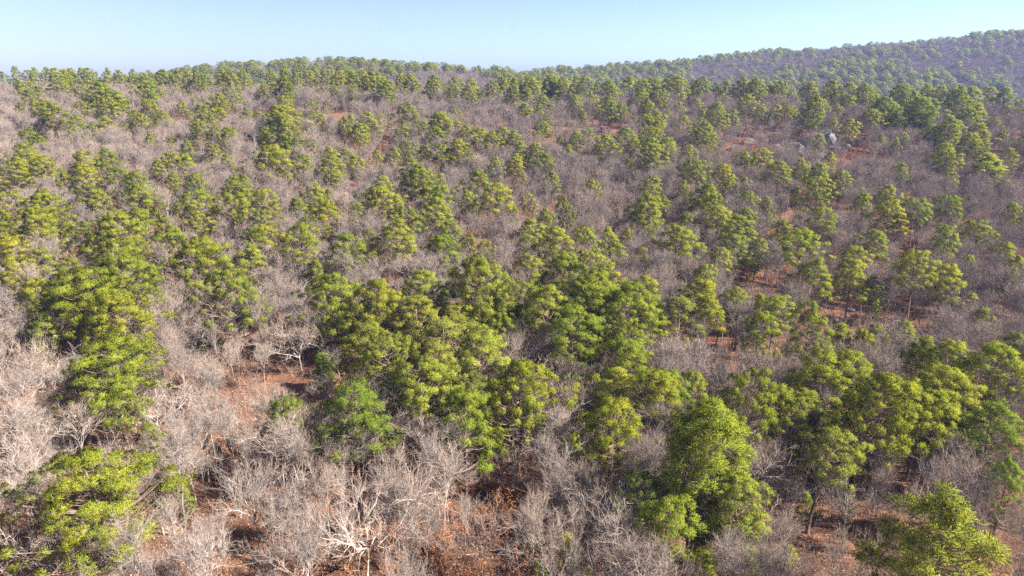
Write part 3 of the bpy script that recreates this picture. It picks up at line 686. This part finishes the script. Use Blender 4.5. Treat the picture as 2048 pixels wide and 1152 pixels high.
# ------------------------------------------------------------------ where the leafless hardwoods stand
bares = []
LANDMARK_BARE = [
    (-38.1, 65.5, 10.0, 12.0, 'white', 'large pale oak with crooked white limbs right of the low broad pine'),
    (-11.6, 45.5, 11.0, 10.0, 'white', 'white-limbed leafless tree branching wide along the bottom edge, centre-left'),
    (-25.0, 54.0, 8.5, 6.5, 'multi', 'many-stemmed pale bare tree in front of a dark hollow'),
    (-57.6, 76.5, 9.0, 8.0, 'white', 'white-barked leafless tree leaning toward the left edge'),
    (-2.4, 46.0, 8.5, 6.5, 'white', 'forked white bare tree at the bottom edge beside young pines'),
    (-22.5, 82.0, 6.0, 4.5, 'oak', 'small forked pale bare tree left of the clustered central pines'),
    (-27.6, 83.0, 9.5, 8.0, 'oak', 'tall bare tree with arching pale limbs below the bare-trunked pine'),
    (-35.6, 44.0, 9.0, 8.0, 'white', 'pale leafless tree in the bottom left corner'),
    (-32.2, 43.5, 9.0, 8.0, 'white', 'white-limbed leafless tree in front of the broad corner pine'),
    (-21.7, 114.0, 8.5, 10.0, 'oak', 'wide pale-limbed bare tree behind the clustered central pines'),
    (28.1, 49.0, 8.0, 6.0, 'oak', 'bent leafless tree left of the big dark corner pine'),
    (29.8, 82.0, 9.5, 5.0, 'up', 'tall pale bare tree behind the flat-topped right pine'),
    (10.5, 85.0, 6.5, 5.5, 'oak', 'small pale forked bare tree at the edge of the central opening'),
    (0.3, 56.5, 7.5, 6.0, 'white', 'spreading bare tree with grey limbs below the central yellow-green pine'),
    (14.9, 146.5, 6.0, 5.5, 'oak', 'bushy pale bare tree in the clearing beside a tall clear pine'),
    (73.2, 131.5, 8.0, 5.0, 'white', 'pale forked bare tree on the right-hand slope'),
]
for (x, y, h, w, st, lab) in LANDMARK_BARE:
    bares.append([x, y, h, w, st, lab])
def open_ground(x, y):
    return clump(x, y, .055, .3) + .5 * clump(x, y, .13, 1.1)
def fill_bares(n, ylo, yhi, umax, hlo, hhi, styles, lim, umin=None):
    made = 0
    while made < n:
        y = math.sqrt(rng.uniform(ylo ** 2, yhi ** 2)); x = rng.uniform(-umax if umin is None else umin, umax) * (y + 8)
        if open_ground(x, y) > lim: continue
        if y < 140 and any(abs(x - t[0]) < 3.2 and t[1] - 9 < y < t[1] + 2.5 for t in LANDMARK_BARE): continue
        if rng.random() < .82 and any(abs(x - a) < c and b - d < y < b + 3 for a, b, c, d in CLEAR): continue
        h = rng.uniform(hlo, hhi)
        st = styles[int(rng.integers(len(styles)))]
        bares.append([x, y, h, h * rng.uniform(.28, .54), st, None]); made += 1
fill_bares(1250, 36, 110, .84, 4.5, 10.0, ('up', 'up', 'oak', 'thin', 'thin', 'multi', 'up'), .75)
fill_bares(3600, 105, 210, .84, 4.5, 9.5, ('up', 'oak', 'thin', 'up', 'multi', 'thin'), .72)
fill_bares(7800, 205, 345, .88, 4.0, 9.5, ('up', 'up', 'thin', 'thin', 'multi', 'oak'), .9)
fill_bares(23000, 560, 905, .82, 6.0, 10.0, ('up', 'up', 'oak'), 2.0, -.04)
fill_bares(9000, 520, 700, .10, 6.0, 10.0, ('up', 'up', 'oak'), 2.0, -.78)

# ------------------------------------------------------------------ build: the 300 that show largest as things of their own, the rest as one mass each
def shows(t):
    x, y, h, w = t[:4]
    z = float(T(x, y))
    a = project((x, y, z + h * .6))
    if a[2][0] < 5: return -1.0
    s = h * 1365 / a[2][0]
    if not (-s * .3 < a[0][0] < 2048 + s * .3 and a[1][0] < 1152 + s * .25): return -1.0
    return s
ORD = ['first', 'second', 'third', 'fourth', 'fifth', 'sixth', 'seventh', 'eighth', 'ninth', 'tenth', 'eleventh', 'twelfth', 'thirteenth', 'fourteenth', 'fifteenth',
       'sixteenth', 'seventeenth', 'eighteenth', 'nineteenth', 'twentieth']
def band_labels(items, bands, say):
    """items: list of (index, pixel x, distance). Gives each a label by its row in depth and its order from the left."""
    items = sorted(items, key=lambda t: t[2])
    n = len(bands); out = {}
    cuts = np.linspace(0, len(items), n + 1).astype(int)
    for b in range(n):
        row = sorted(items[cuts[b]:cuts[b + 1]], key=lambda t: t[1])
        L = len(row)
        for k, (i, px, d) in enumerate(row):
            if k < 20 and k < (L + 1) // 2: where = ORD[k] + ' from the left'
            else: where = (ORD[L - 1 - k] if L - 1 - k < 20 else str(L - k) + 'th') + ' from the right'
            out[i] = say(i, where.replace('first from the left', 'leftmost').replace('first from the right', 'rightmost'), bands[b])
    return out

PB = ['in the nearest row', 'in the front rank', 'just behind the front rank', 'on the near flat', 'across the middle flat', 'at the valley centre',
      'at the foot of the slope', 'on the lowest slope', 'on the lower slope', 'on the lower middle slope', 'on the middle slope', 'on the upper middle slope',
      'on the upper slope', 'on the high slope', 'just under the ridge', 'on the ridge top']
show = [(shows(p), i) for i, p in enumerate(pines)]
pick = [i for s, i in sorted(show, reverse=True)[:300] if s > 0]
FORM_WORD = dict(R='round-crowned', B='wide-spreading', C='pointed', F='flat-topped', S='thin-crowned', K='bare-trunked', Y='bushy young')
TONE_WORD = {'': 'green', 'y': 'yellow-green', 'g': 'deep green', 'd': 'dark green', 'o': 'dull olive'}
def size_word(h, w):
    if h < 5: return 'small'
    if h < 8.5: return 'short'
    if w > 7.5: return 'broad'
    if h > 12: return 'tall'
    return 'mid-sized'
def say_pine(i, where, band):
    p = pines[i]
    return f'{size_word(p[2], p[3])} {FORM_WORD[p[4]]} {TONE_WORD[p[5]]} pine, {where} {band}'
def top_px(t):
    return float(project((t[0], t[1], float(T(t[0], t[1])) + t[2]))[0][0])
LBL = band_labels([(i, top_px(pines[i]), math.hypot(pines[i][0], pines[i][1])) for i in pick], PB, say_pine)
SPECIAL = [
    (-30.5, 44.5, 'low broad pine spreading wide in the bottom left corner'),
    (25.0, 34.5, 'large dense green pine filling the bottom right corner'),
    (32.6, 45.0, 'dark green flat-topped pine just behind the bottom right corner pine'),
    (32.8, 55.5, 'big round yellow-green pine with a dark trunk, standing clear at right'),
    (21.0, 55.5, 'flat-topped pine on a dark bare trunk left of the big round right pine'),
    (16.9, 54.5, 'broad bright green pine in the lower right, left of the flat-topped pine'),
    (0.7, 61.0, 'bright yellow-green pine at the bottom centre, tallest of its cluster'),
    (11.3, 64.5, 'yellow-tinged pine between the bottom centre pine and a dark green one'),
    (-34.7, 108.5, 'tall pine with a long clear straight trunk left of centre'),
    (-4.8, 89.0, 'large rounded pine with a dark shaded left side, just left of centre'),
    (-23.2, 86.5, 'dark-sided pine at the left end of the central cluster'),
    (-64.3, 108.5, 'wide flat-topped pine rising above a dark green pine on the left'),
    (-52.0, 88.0, 'big dome-shaped yellow-green pine below the wide flat-topped left pine'),
    (-54.8, 83.0, 'broad yellow-green pine at the left, in front of the dome-shaped one'),
    (-40.6, 64.0, 'yellow-green pine hanging over the left clearing above the pale oak'),
    (-15.1, 58.5, 'low spreading green pine over open litter, left of bottom centre'),
    (16.7, 136.0, 'tall open-crowned pine standing alone in the central clearing'),
    (11.2, 126.5, 'thin dark pine on a bare stem left of the tall clearing pine'),
    (48.6, 110.5, 'tall pine with a dark lower crown on the open right slope'),
    (115.9, 169.5, 'tall pointed pine near the right edge beside dark rocks'),
    (34.0, 74.0, 'leaning slim-trunked pine on the open litter at right'),
    (73.5, 112.5, 'slim bare-stemmed pine on the right slope'),
    (4.7, 44.0, 'small bright yellow young pine at the bottom edge'),
]
for (sx, sy, text) in SPECIAL:
    j = min(pick, key=lambda i: math.hypot(pines[i][0] - sx, pines[i][1] - sy))
    LBL[j] = text

def vary(c, a):
    k = rng.uniform(1 - a, 1 + a); h_ = rng.uniform(-.03, .03)
    return (float(c[0] * k * (1 + h_)), float(c[1] * k), float(c[2] * k * (1 - h_)), 1.0)
def place_pine(i):
    x, y, h, w, form, tone = pines[i]
    m = PINE[form][int(rng.integers(len(PINE[form])))]
    sx = w / (2 * m['R']); sz = h / 12.0
    sx = min(max(sx, sz * .55), sz * 1.9)
    root = bpy.data.objects.new('pine_tree', None)
    COL.objects.link(root)
    root.empty_display_size = .5
    root.location = (x, y, float(T(x, y)))
    root.rotation_euler = (rng.normal(0, .035), rng.normal(0, .035), rng.uniform(0, 6.283))
    root.scale = (sx, sx, sz)
    tag(root, LBL[i], 'pine tree', 'pines on the wooded hillside')
    put('trunk', m['me_trunk'], root); c = put('crown', m['me_crown'], root)
    c.color = vary(TINT.get(tone, (1, 1, 1)), .08)
for i in pick: place_pine(i)

bshow = [(shows(p), i) for i, p in enumerate(bares)]
bpick = [i for i in range(len(LANDMARK_BARE))]
for s, i in sorted(bshow, reverse=True):
    if len(bpick) >= 300: break
    if s > 0 and i >= len(LANDMARK_BARE): bpick.append(i)
STYLE_WORD = dict(up='upright', oak='spreading', thin='slender', multi='many-stemmed', white='pale crooked')
BB = ['in the nearest row', 'in the front row', 'in the second row', 'in the third row', 'in front of the near pines', 'among the near pines', 'behind the near pines',
      'on the near flat', 'across the flat', 'on the middle flat', 'at the valley centre', 'on the far flat', 'near the foot of the slope', 'at the foot of the slope', 'where the slope starts']
def say_bare(i, where, band):
    b = bares[i]
    sz = 'small' if b[2] < 6 else 'tall' if b[2] > 7.8 else 'mid-sized'
    return f'{sz} {STYLE_WORD[b[4]]} grey leafless tree, {where} {band}'
BL = band_labels([(i, top_px(bares[i]), math.hypot(bares[i][0], bares[i][1])) for i in bpick if bares[i][5] is None], BB, say_bare)
def place_bare(i):
    x, y, h, w, st, lab = bares[i]
    m = BARE[st][int(rng.integers(len(BARE[st])))]
    sz = h / m['H']; sx = min(max(w / (2 * m['R']), sz * .7), sz * 1.7)
    root = bpy.data.objects.new('bare_tree', None)
    COL.objects.link(root)
    root.empty_display_size = .5
    root.location = (x, y, float(T(x, y)))
    root.rotation_euler = (rng.normal(0, .03), rng.normal(0, .03), rng.uniform(0, 6.283))
    root.scale = (sx, sx, sz)
    tag(root, lab or BL[i], 'bare tree', 'leafless trees on the woodland floor')
    base = (1.15, 1.14, 1.13) if st == 'white' else (1, 1, 1)
    col = vary(base, .12)
    t = put('trunk', m['me_trunk'], root); t.color = col
    if shows(bares[i]) > 95 or lab:
        for me in m['me_limbs']:
            o = put('limb', me, root); o.color = col
    else:
        o = put('crown', m['me_crown'], root); o.color = col
for i in bpick: place_bare(i)

# ---- masses: one point cloud each, trees instanced on the points
def scatter(name, models, rows, label, tints=None):
    """rows: x, y, z, rot, sx, sz, model index."""
    lib = bpy.data.collections.new(name + '_models')
    for k, me in enumerate(models):
        lo = bpy.data.objects.new(f'{name}_model_{k:02d}', me); lib.objects.link(lo)
        if tints: lo.color = tints[k]
    rows = np.asarray(rows, float)
    rows[:, 2] = T(rows[:, 0], rows[:, 1])
    me = bpy.data.meshes.new(name)
    me.vertices.add(len(rows)); me.vertices.foreach_set('co', rows[:, :3].astype(np.float32).ravel())
    a = me.attributes.new('turn', 'FLOAT_VECTOR', 'POINT')
    tr = np.zeros((len(rows), 3), np.float32); tr[:, 2] = rows[:, 3]; a.data.foreach_set('vector', tr.ravel())
    a = me.attributes.new('size', 'FLOAT_VECTOR', 'POINT')
    a.data.foreach_set('vector', rows[:, [4, 4, 5]].astype(np.float32).ravel())
    a = me.attributes.new('model', 'INT', 'POINT'); a.data.foreach_set('value', rows[:, 6].astype(np.int32))
    o = put(name, me)
    tag(o, label, kind='stuff')
    g = bpy.data.node_groups.new(name + '_scatter', 'GeometryNodeTree')
    g.interface.new_socket('Geometry', in_out='INPUT', socket_type='NodeSocketGeometry')
    g.interface.new_socket('Geometry', in_out='OUTPUT', socket_type='NodeSocketGeometry')
    gi = g.nodes.new('NodeGroupInput'); go = g.nodes.new('NodeGroupOutput')
    ci = g.nodes.new('GeometryNodeCollectionInfo')
    ci.inputs['Collection'].default_value = lib
    ci.inputs['Separate Children'].default_value = True; ci.inputs['Reset Children'].default_value = True
    iop = g.nodes.new('GeometryNodeInstanceOnPoints'); iop.inputs['Pick Instance'].default_value = True
    def attr(nm, ty):
        n = g.nodes.new('GeometryNodeInputNamedAttribute'); n.data_type = ty; n.inputs['Name'].default_value = nm
        return n.outputs['Attribute']
    e2r = g.nodes.new('FunctionNodeEulerToRotation')
    g.links.new(attr('turn', 'FLOAT_VECTOR'), e2r.inputs[0])
    g.links.new(gi.outputs[0], iop.inputs['Points']); g.links.new(ci.outputs[0], iop.inputs['Instance'])
    g.links.new(attr('model', 'INT'), iop.inputs['Instance Index'])
    g.links.new(e2r.outputs[0], iop.inputs['Rotation']); g.links.new(attr('size', 'FLOAT_VECTOR'), iop.inputs['Scale'])
    g.links.new(iop.outputs[0], go.inputs[0])
    md = o.modifiers.new('scatter', 'NODES'); md.node_group = g
    return o

def ground_z(x, y): return float(T(x, y))
models = [joined('far_pine', [(m['trunk'], M_PINEBARK), (m['branches'], M_PINEBARK), (m['far'], M_NEEDLE)]) for m in PINE_ALL]
rows = []
sel = set(pick)
for i, p in enumerate(pines):
    if i in sel: continue
    x, y, h, w, form, tone = p
    ks = [k for k, m in enumerate(PINE_ALL) if m['form'] == form]; k = ks[int(rng.integers(len(ks)))]
    sz = h / 12; sx = min(max(w / (2 * PINE_ALL[k]['R']), sz * .6), sz * 1.6)
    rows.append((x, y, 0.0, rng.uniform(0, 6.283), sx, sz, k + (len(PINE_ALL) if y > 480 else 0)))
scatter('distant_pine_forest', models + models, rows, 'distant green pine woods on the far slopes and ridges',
        [(1, 1, 1, 1)] * len(models) + [(.55, .70, .90, 1)] * len(models))  # second set, beyond the near ridge: haze and shade painted in as darker, bluer needles
models = [joined('far_bare', [(m['trunk'], M_BARK)] + [(s, mm) for a, b in m['limbs'] for s, mm in ((a, M_BARK), (b, M_TWIG))]) for m in BARE_ALL]
rows = []; sel = set(bpick)
for i, p in enumerate(bares):
    if i in sel: continue
    x, y, h, w, st, lab = p
    ks = [k for k, m in enumerate(BARE_ALL) if m['style'] == st]; k = ks[int(rng.integers(len(ks)))]
    sz = h / BARE_ALL[k]['H']; sx = min(max(w / (2 * BARE_ALL[k]['R']), sz * .7), sz * 1.6)
    rows.append((x, y, 0.0, rng.uniform(0, 6.283), sx, sz, k))
scatter('leafless_forest', models, rows, 'grey leafless woods covering the slope behind the nearer trees')

# ---- undergrowth
models = []
for k in range(6):
    S, tw, lf = brush_model(700 + k, k >= 3)
    pc = [(S, M_TWIG), (tw, M_TWIG)]
    if k >= 3: pc.append((lf, M_BROWNLEAF))
    models.append(joined('brush', pc))
rows = []
while len(rows) < 11000:
    y = math.sqrt(rng.uniform(34 ** 2, 230 ** 2)); x = rng.uniform(-.84, .84) * (y + 6)
    if clump(x, y, .09, 2.0) < -.45: continue
    s = rng.uniform(.5, 1.25)
    leafy = clump(x, y, .05, 4.0) > .0
    rows.append((x, y, 0.0, rng.uniform(0, 6.283), s, s * rng.uniform(.8, 1.3), int(rng.integers(3, 6)) if leafy and rng.random() < .7 else int(rng.integers(0, 3))))
scatter('undergrowth', models, rows, 'low twiggy brush with some dry brown leaves')

# ---- fallen leaves on the near ground
N = 110000
yy = np.sqrt(rng.uniform(38 ** 2, 120 ** 2, N)); xx = rng.uniform(-.82, .82, N) * yy
q = np.stack([xx, yy, T(xx, yy) + .05 + rng.uniform(0, .06, N)], -1)
u = unit(rng.normal(0, 1, (N, 3)) * [1, 1, .45]); v = unit(np.cross(u, rng.normal(0, .35, (N, 3)) + [0, 0, 1.0]))
sz = rng.uniform(.05, .12, (N, 1))
V = np.stack([q - u * sz, q + v * sz * .55, q + u * sz, q - v * sz * .55], 1).reshape(-1, 3)
def litter_mat():
    m, nt, out = new_mat('fallen_leaf')
    g = nd(nt, 'ShaderNodeNewGeometry')
    c = ramp(nt, g.outputs['Random Per Island'], [(0.0, (0.10, 0.042, 0.024)), (0.4, (0.22, 0.095, 0.048)), (0.8, (0.34, 0.165, 0.092)), (1.0, (0.50, 0.32, 0.22))])
    b = nd(nt, 'ShaderNodeBsdfDiffuse'); nt.links.new(c, b.inputs['Color'])
    nt.links.new(b.outputs[0], out.inputs['Surface'])
    return m
lv = put('fallen_leaves', mesh_from('fallen_leaves', V, np.arange(len(V)).reshape(-1, 4), None, (litter_mat(),)))
tag(lv, 'scattered orange-brown fallen leaves on the woodland floor', kind='stuff')

# ---- boulders
def rock_mesh(seed):
    r = np.random.default_rng(seed)
    import bmesh
    bm = bmesh.new()
    bmesh.ops.create_icosphere(bm, subdivisions=3, radius=1.0)
    pl = unit(r.normal(0, 1, (11, 3))); pd = r.uniform(.55, .85, 11)
    for v in bm.verts:
        p = np.array(v.co)
        for n_, d_ in zip(pl, pd):
            k = p @ n_
            if k > d_: p = p - n_ * (k - d_) * .93
        p = p * (1 + .04 * math.sin(p[0] * 9 + p[1] * 7) + r.normal(0, .012))
        v.co = p
    me = bpy.data.meshes.new('boulder'); bm.to_mesh(me); bm.free()
    me.materials.append(M_ROCK)
    return me
ROCKS = [rock_mesh(900 + k) for k in range(6)]
BOULDERS = [
    (94.2, 217.5, 6.0, 3.6, 4.6, 'big shadowed grey boulder of the outcrop under the lone yellow pine'),
    (99.1, 220.0, 4.2, 3.0, 3.8, 'warm-lit boulder topping the right-hand outcrop'),
    (88.1, 213.5, 3.8, 2.8, 3.0, 'dark boulder at the left end of the outcrop'),
    (98.8, 212.5, 2.8, 2.0, 2.0, 'grey boulder at the right end of the outcrop'),
    (91.8, 206.0, 2.8, 2.2, 1.8, 'low boulder at the foot of the outcrop'),
    (101.6, 212.0, 2.4, 2.0, 2.0, 'boulder beside a dark hollow right of the outcrop'),
    (87.4, 222.5, 2.6, 2.0, 1.8, 'small pale rock left of the outcrop'),
    (82.2, 217.5, 3.0, 2.0, 1.8, 'low rock farther left of the outcrop'),
    (76.7, 224.0, 3.6, 2.4, 2.2, 'flat bluish rock among bare trees left of the outcrop'),
    (69.8, 218.0, 2.8, 2.0, 1.7, 'small bluish rock at the left end of the rock band'),
    (81.2, 225.0, 2.6, 1.8, 1.6, 'small rock at the top of the rock band'),
    (118.7, 223.0, 2.0, 1.6, 1.4, 'small cream rock on the upper right slope'),
    (118.9, 220.0, 0.9, 0.8, 0.7, 'tiny pale rock below the small cream rock'),
    (127.4, 202.0, 3.2, 2.2, 2.0, 'dark boulder beside the tall pointed right-hand pine'),
    (130.4, 199.5, 3.0, 2.2, 2.0, 'second dark boulder right of the tall pointed pine'),
    (127.2, 208.0, 2.6, 2.0, 1.7, 'bluish boulder left of the tall pointed pine'),
    (26.9, 241.0, 2.8, 1.6, 1.2, 'pale rock ledge in the middle of the upper slope'),
    (30.9, 239.0, 2.2, 1.4, 1.1, 'warm rock at the right end of the pale ledge'),
    (23.0, 236.5, 1.0, 0.9, 0.6, 'small rock at the left end of the pale ledge'),
    (-11.2, 254.0, 2.0, 1.4, 1.1, 'light rock in the bare woods left of the ledge'),
    (-44.2, 249.5, 1.3, 1.0, 0.8, 'small pale rock in the bare woods on the upper left slope'),
    (51.9, 103.0, 0.6, 0.5, 0.25, 'flat grey rock on the open litter of the right slope'),
    (55.1, 103.0, 0.7, 0.5, 0.2, 'flat cream rock on the open litter of the right slope'),
    (57.8, 102.0, 0.55, 0.5, 0.3, 'rounded grey-green rock right of the flat cream rock'),
    (56.5, 108.0, 0.9, 0.7, 0.5, 'dark rock above the flat cream rock'),
    (63.1, 110.0, 0.8, 0.6, 0.4, 'small bluish rock high on the open litter'),
    (123.0, 259.0, 1.3, 1.0, 0.8, 'lone grey rock below the right-hand ridge pines'),
    (40.8, 149.5, 1.0, 0.7, 0.4, 'low flat rock in the shaded gap right of centre'),
]
for (x, y, a, b, c, lab) in BOULDERS:
    o = put('boulder', ROCKS[int(rng.integers(6))])
    o.location = (x, y, ground_z(x, y) + c * .25); o.scale = (a, b, c)
    o.rotation_euler = (rng.normal(0, .15), rng.normal(0, .15), rng.uniform(0, 6.283))
    tag(o, lab, 'boulder', 'grey boulders on the slope')

# ---- fallen logs
def log_mesh(seed):
    r = np.random.default_rng(seed); S = Soup()
    n = 8; s = np.linspace(-.5, .5, n)
    P = np.stack([s, .03 * np.sin(s * 5 + r.uniform(0, 6)), .01 * np.sin(s * 7)], -1)
    R = np.linspace(.034, .018, n) * r.uniform(.9, 1.1, n)
    S.tube(P, R, 8)
    v, q_, t_ = S.arrays()
    S.add(np.array([P[0], P[-1]]))
    S.T.append(np.array([[(k + 1) % 8, k, len(v)] for k in range(8)] + [[len(v) - 8 + k, len(v) - 8 + (k + 1) % 8, len(v) + 1] for k in range(8)]))
    for k in range(3):
        f = r.uniform(-.3, .45); a = r.uniform(.3, 2.8)
        S.tube(np.array([[f, 0, .01], [f + .05, math.cos(a) * .06, math.sin(a) * .06 + .01], [f + .09, math.cos(a) * .10, math.sin(a) * .10]]), [.010, .007, .003], 5)
    return S.mesh('fallen_log', M_BARK, False)
LOGM = [log_mesh(950 + k) for k in range(3)]
LOGS = [
    (35.5, 57.5, 2.2, 0.07, 'short whitish log behind the big dark corner pine'),
    (34.9, 56.5, 1.4, -0.1, 'short pale stick just below the whitish log'),
    (4.5, 55.5, 4.5, 0.21, 'thick grey fallen log with broken limbs near the bottom centre'),
    (-44.8, 88.0, 4.0, 0.03, 'long pale fallen log between bare trees on the left'),
    (-49.2, 90.0, 3.0, 2.97, 'shorter pale fallen log left of the long one'),
    (13.8, 62.5, 3.2, -0.14, 'pale fallen log in the shade of the bottom pines'),
    (-5.1, 62.0, 4.2, 0.26, 'thin fallen log on litter in the bottom centre opening'),
    (4.7, 77.0, 3.5, 0.7, 'dark leaning log right of the central yellow-green pine'),
    (73.8, 116.5, 3.0, 0.05, 'pale log under the small right-hand pines'),
    (-31.8, 64.5, 4.2, -0.38, 'thin fallen trunk on open litter right of the pale oak'),
]
for (x, y, L, ang, lab) in LOGS:
    o = put('fallen_log', LOGM[int(rng.integers(3))])
    dx, dy = math.cos(ang) * L * .5, math.sin(ang) * L * .5
    z0, z1 = ground_z(x - dx, y - dy), ground_z(x + dx, y + dy)
    o.location = (x, y, (z0 + z1) / 2 + .028 * L * .9)
    o.rotation_euler = (0, -math.atan2(z1 - z0, L), ang); o.scale = (L, L * .9, L * .9)
    o.color = (1.25, 1.2, 1.15, 1)
    tag(o, lab, 'fallen log', 'fallen logs on the woodland floor')

# ---- the dark cedar on the upper slope
def cedar(x, y, h, w, lean):
    r = np.random.default_rng(77)
    S = Soup(); L = Soup()
    s = np.linspace(0, 1, 8)
    S.tube(np.stack([0 * s, 0 * s, h * s], -1), .09 * (1 - s) + .01, 6)
    n = 1500
    t = r.uniform(.06, 1, n) ** .9; rad = (w / 2) * (1 - t) ** .7 * np.sqrt(r.uniform(.25, 1, n)) + .06; a = r.uniform(0, 6.283, n)
    P = np.stack([rad * np.cos(a), rad * np.sin(a), t * h + r.normal(0, .08, n)], -1)
    k = 6
    c = unit(np.stack([np.cos(a), np.sin(a), .9 + 0 * a], -1)[:, None, :] + r.normal(0, .5, (n, k, 3)))
    sd = unit(np.cross(c, r.normal(0, 1, (n, k, 3)))); p0 = np.repeat(P[:, None, :], k, 1)
    ln = r.uniform(.14, .28, (n, k, 1))
    V = np.stack([p0, p0 + c * ln + sd * .04, p0 + c * ln - sd * .04], 2).reshape(-1, 3)
    L.add(V, None, np.arange(len(V)).reshape(-1, 3))
    root = bpy.data.objects.new('cedar_tree', None); COL.objects.link(root); root.empty_display_size = .5
    root.location = (x, y, ground_z(x, y) - .1); root.rotation_euler = (0, lean, 0)
    tag(root, 'dark narrow cedar leaning alone among bare trees on the upper left slope', 'cedar tree')
    put('trunk', S.mesh('cedar_trunk', M_PINEBARK), root); put('crown', L.mesh('cedar_crown', M_CEDAR), root)
cedar(-111.9, 200.0, 6.0, 2.6, -0.42)

# ---- haze: the air between here and the far ridge
def haze_box():
    x0, x1, y0, y1, z0, z1 = -1900, 1900, -130, 1290, -40, 122
    V = [(x, y, z) for z in (z0, z1) for y in (y0, y1) for x in (x0, x1)]
    Fq = [(0, 2, 3, 1), (4, 5, 7, 6), (0, 1, 5, 4), (2, 6, 7, 3), (0, 4, 6, 2), (1, 3, 7, 5)]
    m, nt, out = new_mat('haze_air')
    pv = nd(nt, 'ShaderNodeVolumePrincipled')
    pv.inputs['Color'].default_value = (0.36, 0.48, 1.0, 1)
    pv.inputs['Density'].default_value = HAZE
    pv.inputs['Anisotropy'].default_value = 0.2
    nt.links.new(pv.outputs[0], out.inputs['Volume'])
    o = put('haze', mesh_from('haze', V, Fq, None, (m,)))
    tag(o, 'thin bluish haze hanging over the far ridge', kind='stuff')
HAZE = 0.00017
if HAZE: haze_box()
